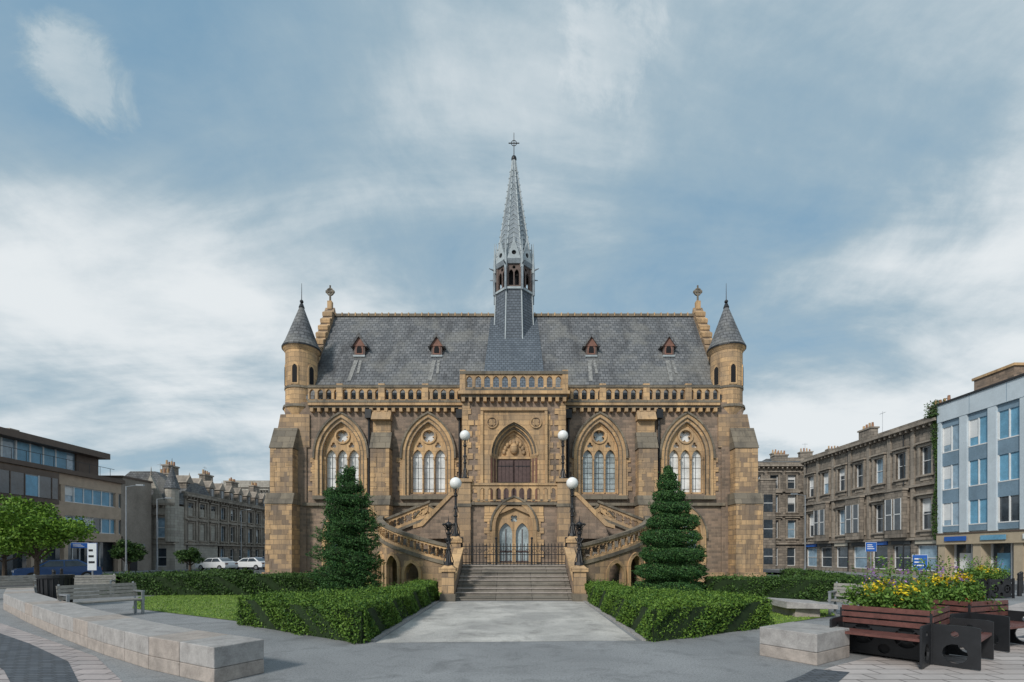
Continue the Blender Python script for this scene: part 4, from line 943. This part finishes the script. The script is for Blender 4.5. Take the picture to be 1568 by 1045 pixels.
b.box('shop_glass',darkglass,0,L,.9,1.0,0,2.6); b.box('shop_fascia',tanf,0,L,-.1,.9,2.6,3.5); b.box('fascia_trim',brn,0,L,-.16,-.1,3.4,3.5)
for i in range(9):
    b.box('shop_pier',tanf,i*2.9,i*2.9+.6,.05,.9,0,2.6); b.box('shop_sign',[signblue,bluep,signwhite][i%3],i*2.9+.8,i*2.9+2.6,-.2,-.16,2.85,3.2)
    b.box('shop_interior',bluep if i%2 else signwhite,i*2.9+1.0,i*2.9+1.9,.86,.9,.5,1.9); b.box('shop_frame',white,i*2.9+.6,i*2.9+.7,.8,.9,0,2.6); b.box('shop_frame',white,i*2.9+2.0,i*2.9+2.1,.8,.9,0,2.6)
b.box('upper_wall',pan,0,L,.3,9,3.5,13.9)
fl=[(4.1,5.9),(7.0,8.9),(10.0,12.0)]
nb=11; d=L/nb
for i in range(nb+1): b.box('vertical_fin',pan,i*d-.3 if i else 0,i*d+.3,-.02,.3,3.5,12.5)
for i in range(nb):
    a,c=i*d+.3,(i+1)*d-.3
    prev=3.6
    for s0,h0 in fl:
        b.box('spandrel_panel',pan2,a,c,.12,.3,prev,s0-.05); b.box('window',random.choice([skyglass,darkglass,bluep]),a,c,.2,.3,s0,h0); b.box('window_frame',white,a,a+.07,.1,.2,s0,h0); b.box('window_frame',white,c-.07,c,.1,.2,s0,h0)
        b.box('window_frame',white,a,c,.1,.2,s0-.05,s0+.03); b.box('window_frame',white,(a+c)/2-.03,(a+c)/2+.03,.11,.2,s0,h0)
        if random.random()<.3: b.box('blind',white,a+.08,(a+c)/2-.04,.185,.198,s0+random.uniform(.4,1.2),h0)
        prev=h0
    b.box('spandrel_panel',pan2,a,c,.12,.3,prev,12.5)
b.box('top_band',pan,0,L,-.05,.3,12.5,13.9); b.box('roof_edge',iron,-.1,L+.1,-.15,9,13.9,14.05)
for i in range(9): b.box('panel_joint',pan2,i*2.7,i*2.7+.03,-.055,-.045,12.55,13.85)
b.box('rooftop_brick_stack',brown,1,4,2,4,14.05,15.6); b.box('stack_cap',goldtrim,.9,4.1,1.9,4.1,15.6,15.8)
b.box('end_wall',greyst,-.12,0,.3,9,3.5,13.8); b.finish()
u=rng.random((3000,3)); C=np.c_[34.75-.2*u[:,0],38.5+.4*(u[:,1]-.3)*(1+.8*np.sin(u[:,2]*9)),3+10.3*u[:,2]]
C=np.concatenate([C,np.c_[34.3+1.0*rng.random(1200),38.2+1.2*rng.random(1200),13.2+1.3*rng.random(1200)**2]]); meshobj('wall_ivy',leafquads(C,.07),1,leafB)
# ================================================================ SKY + SUN
elev,azd=36,214
w=bpy.data.worlds.new('World'); sc.world=w; w.use_nodes=True; t=w.node_tree
for n_ in list(t.nodes): t.nodes.remove(n_)
out=N(t,'ShaderNodeOutputWorld'); bg=N(t,'ShaderNodeBackground'); t.links.new(bg.outputs[0],out.inputs[0]); bg.inputs[1].default_value=.14
sk=N(t,'ShaderNodeTexSky',sky_type='NISHITA'); sk.sun_disc=False; sk.sun_elevation=math.radians(elev); sk.sun_rotation=math.radians(azd); sk.air_density=1.0; sk.dust_density=.8; sk.ozone_density=1.5
tc=N(t,'ShaderNodeTexCoord'); sx=N(t,'ShaderNodeSeparateXYZ'); D=tc.outputs['Generated']; t.links.new(D,sx.inputs[0])
zc=math_(t,'ADD',math_(t,'MAXIMUM',sx.outputs[2],0.0),.22)
cv=N(t,'ShaderNodeCombineXYZ'); t.links.new(math_(t,'DIVIDE',sx.outputs[0],zc),cv.inputs[0]); t.links.new(math_(t,'DIVIDE',sx.outputs[1],zc),cv.inputs[1])
mp=N(t,'ShaderNodeMapping'); mp.inputs['Rotation'].default_value=(0,0,math.radians(-20)); mp.inputs['Scale'].default_value=(.75,2.1,1); mp.inputs['Location'].default_value=(7.3,4.1,0); t.links.new(cv.outputs[0],mp.inputs[0])
n1=noise(t,mp.outputs[0],1.0,9,.56,.35); n2=noise(t,cv.outputs[0],2.6,9,.62,.4); n3=noise(t,D,9,9,.68,.5)
dens=math_(t,'ADD',math_(t,'MULTIPLY',n1,.65),math_(t,'MULTIPLY',n2,.35))
def blob(d,deg0,deg1,amt,nz=None,k=.9):
    global dens
    v=Vector(d).normalized(); c0,c1=math.cos(math.radians(deg0)),math.cos(math.radians(deg1))
    vm=N(t,'ShaderNodeVectorMath',operation='DOT_PRODUCT'); t.links.new(D,vm.inputs[0]); vm.inputs[1].default_value=v
    wob=math_(t,'ADD',vm.outputs['Value'],math_(t,'MULTIPLY',math_(t,'SUBTRACT',nz or n2,.5),(c0-c1)*k))
    dens=math_(t,'ADD',dens,maprange(t,wob,c1,c0,0,amt,True))
blob((-.80,1,.57),2,12,.12,n1,1.5); blob((-.45,1,.48),2,13,.10,n1,1.5); blob((-.91,1,1.0),.5,3.4,.17,n3,4.0); blob((.85,1,.38),4,18,.11); blob((1.0,1,.62),2,12,.06,n1,1.5)
blob((.25,1,1.0),4,22,.02); blob((.48,1,.70),2,13,-.05,n1,1.5); blob((-.7,1,1.02),3,15,-.09); blob((.20,1,1.08),.5,4.5,.05,n3,4.0); blob((.1,1,.42),3,14,.06)
dens=math_(t,'ADD',dens,math_(t,'MULTIPLY',math_(t,'SUBTRACT',n3,.5),.08))
hz=maprange(t,sx.outputs[2],0,.45,.14,0); dens=math_(t,'ADD',dens,hz)
cf=maprange(t,dens,.26,.60,.08,1,True)
cc=mixc(t,maprange(t,dens,.47,.76,0,1,True),(2.75,3.55,4.05),(5.9,6.15,6.25))
sky=mixc(t,.75,sk.outputs[0],(1.35,2.65,3.75))
t.links.new(mixc(t,math_(t,'MULTIPLY',cf,.93),sky,cc),bg.inputs[0])
sd=bpy.data.lights.new('sun','SUN'); sd.energy=2.7; sd.angle=math.radians(8); sd.color=(1,.95,.88)
so=bpy.data.objects.new('sun',sd); COL.objects.link(so)
e,a=math.radians(elev),math.radians(azd); dirv=Vector((math.sin(a)*math.cos(e),math.cos(a)*math.cos(e),math.sin(e)))
so.rotation_euler=dirv.to_track_quat('Z','Y').to_euler(); so.location=dirv*100
# ================================================================ CAMERA
cd=bpy.data.cameras.new('camera'); cam=bpy.data.objects.new('camera',cd); COL.objects.link(cam); sc.camera=cam
cam.location=(0,0,1.75); cam.rotation_euler=(math.radians(90),0,0); cd.sensor_width=36; cd.lens=16.53; cd.shift_y=.209; cd.shift_x=-.0019; cd.clip_end=3000; cd.clip_start=.1
sc.view_settings.view_transform='Standard'; sc.view_settings.look='None'; sc.view_settings.exposure=0
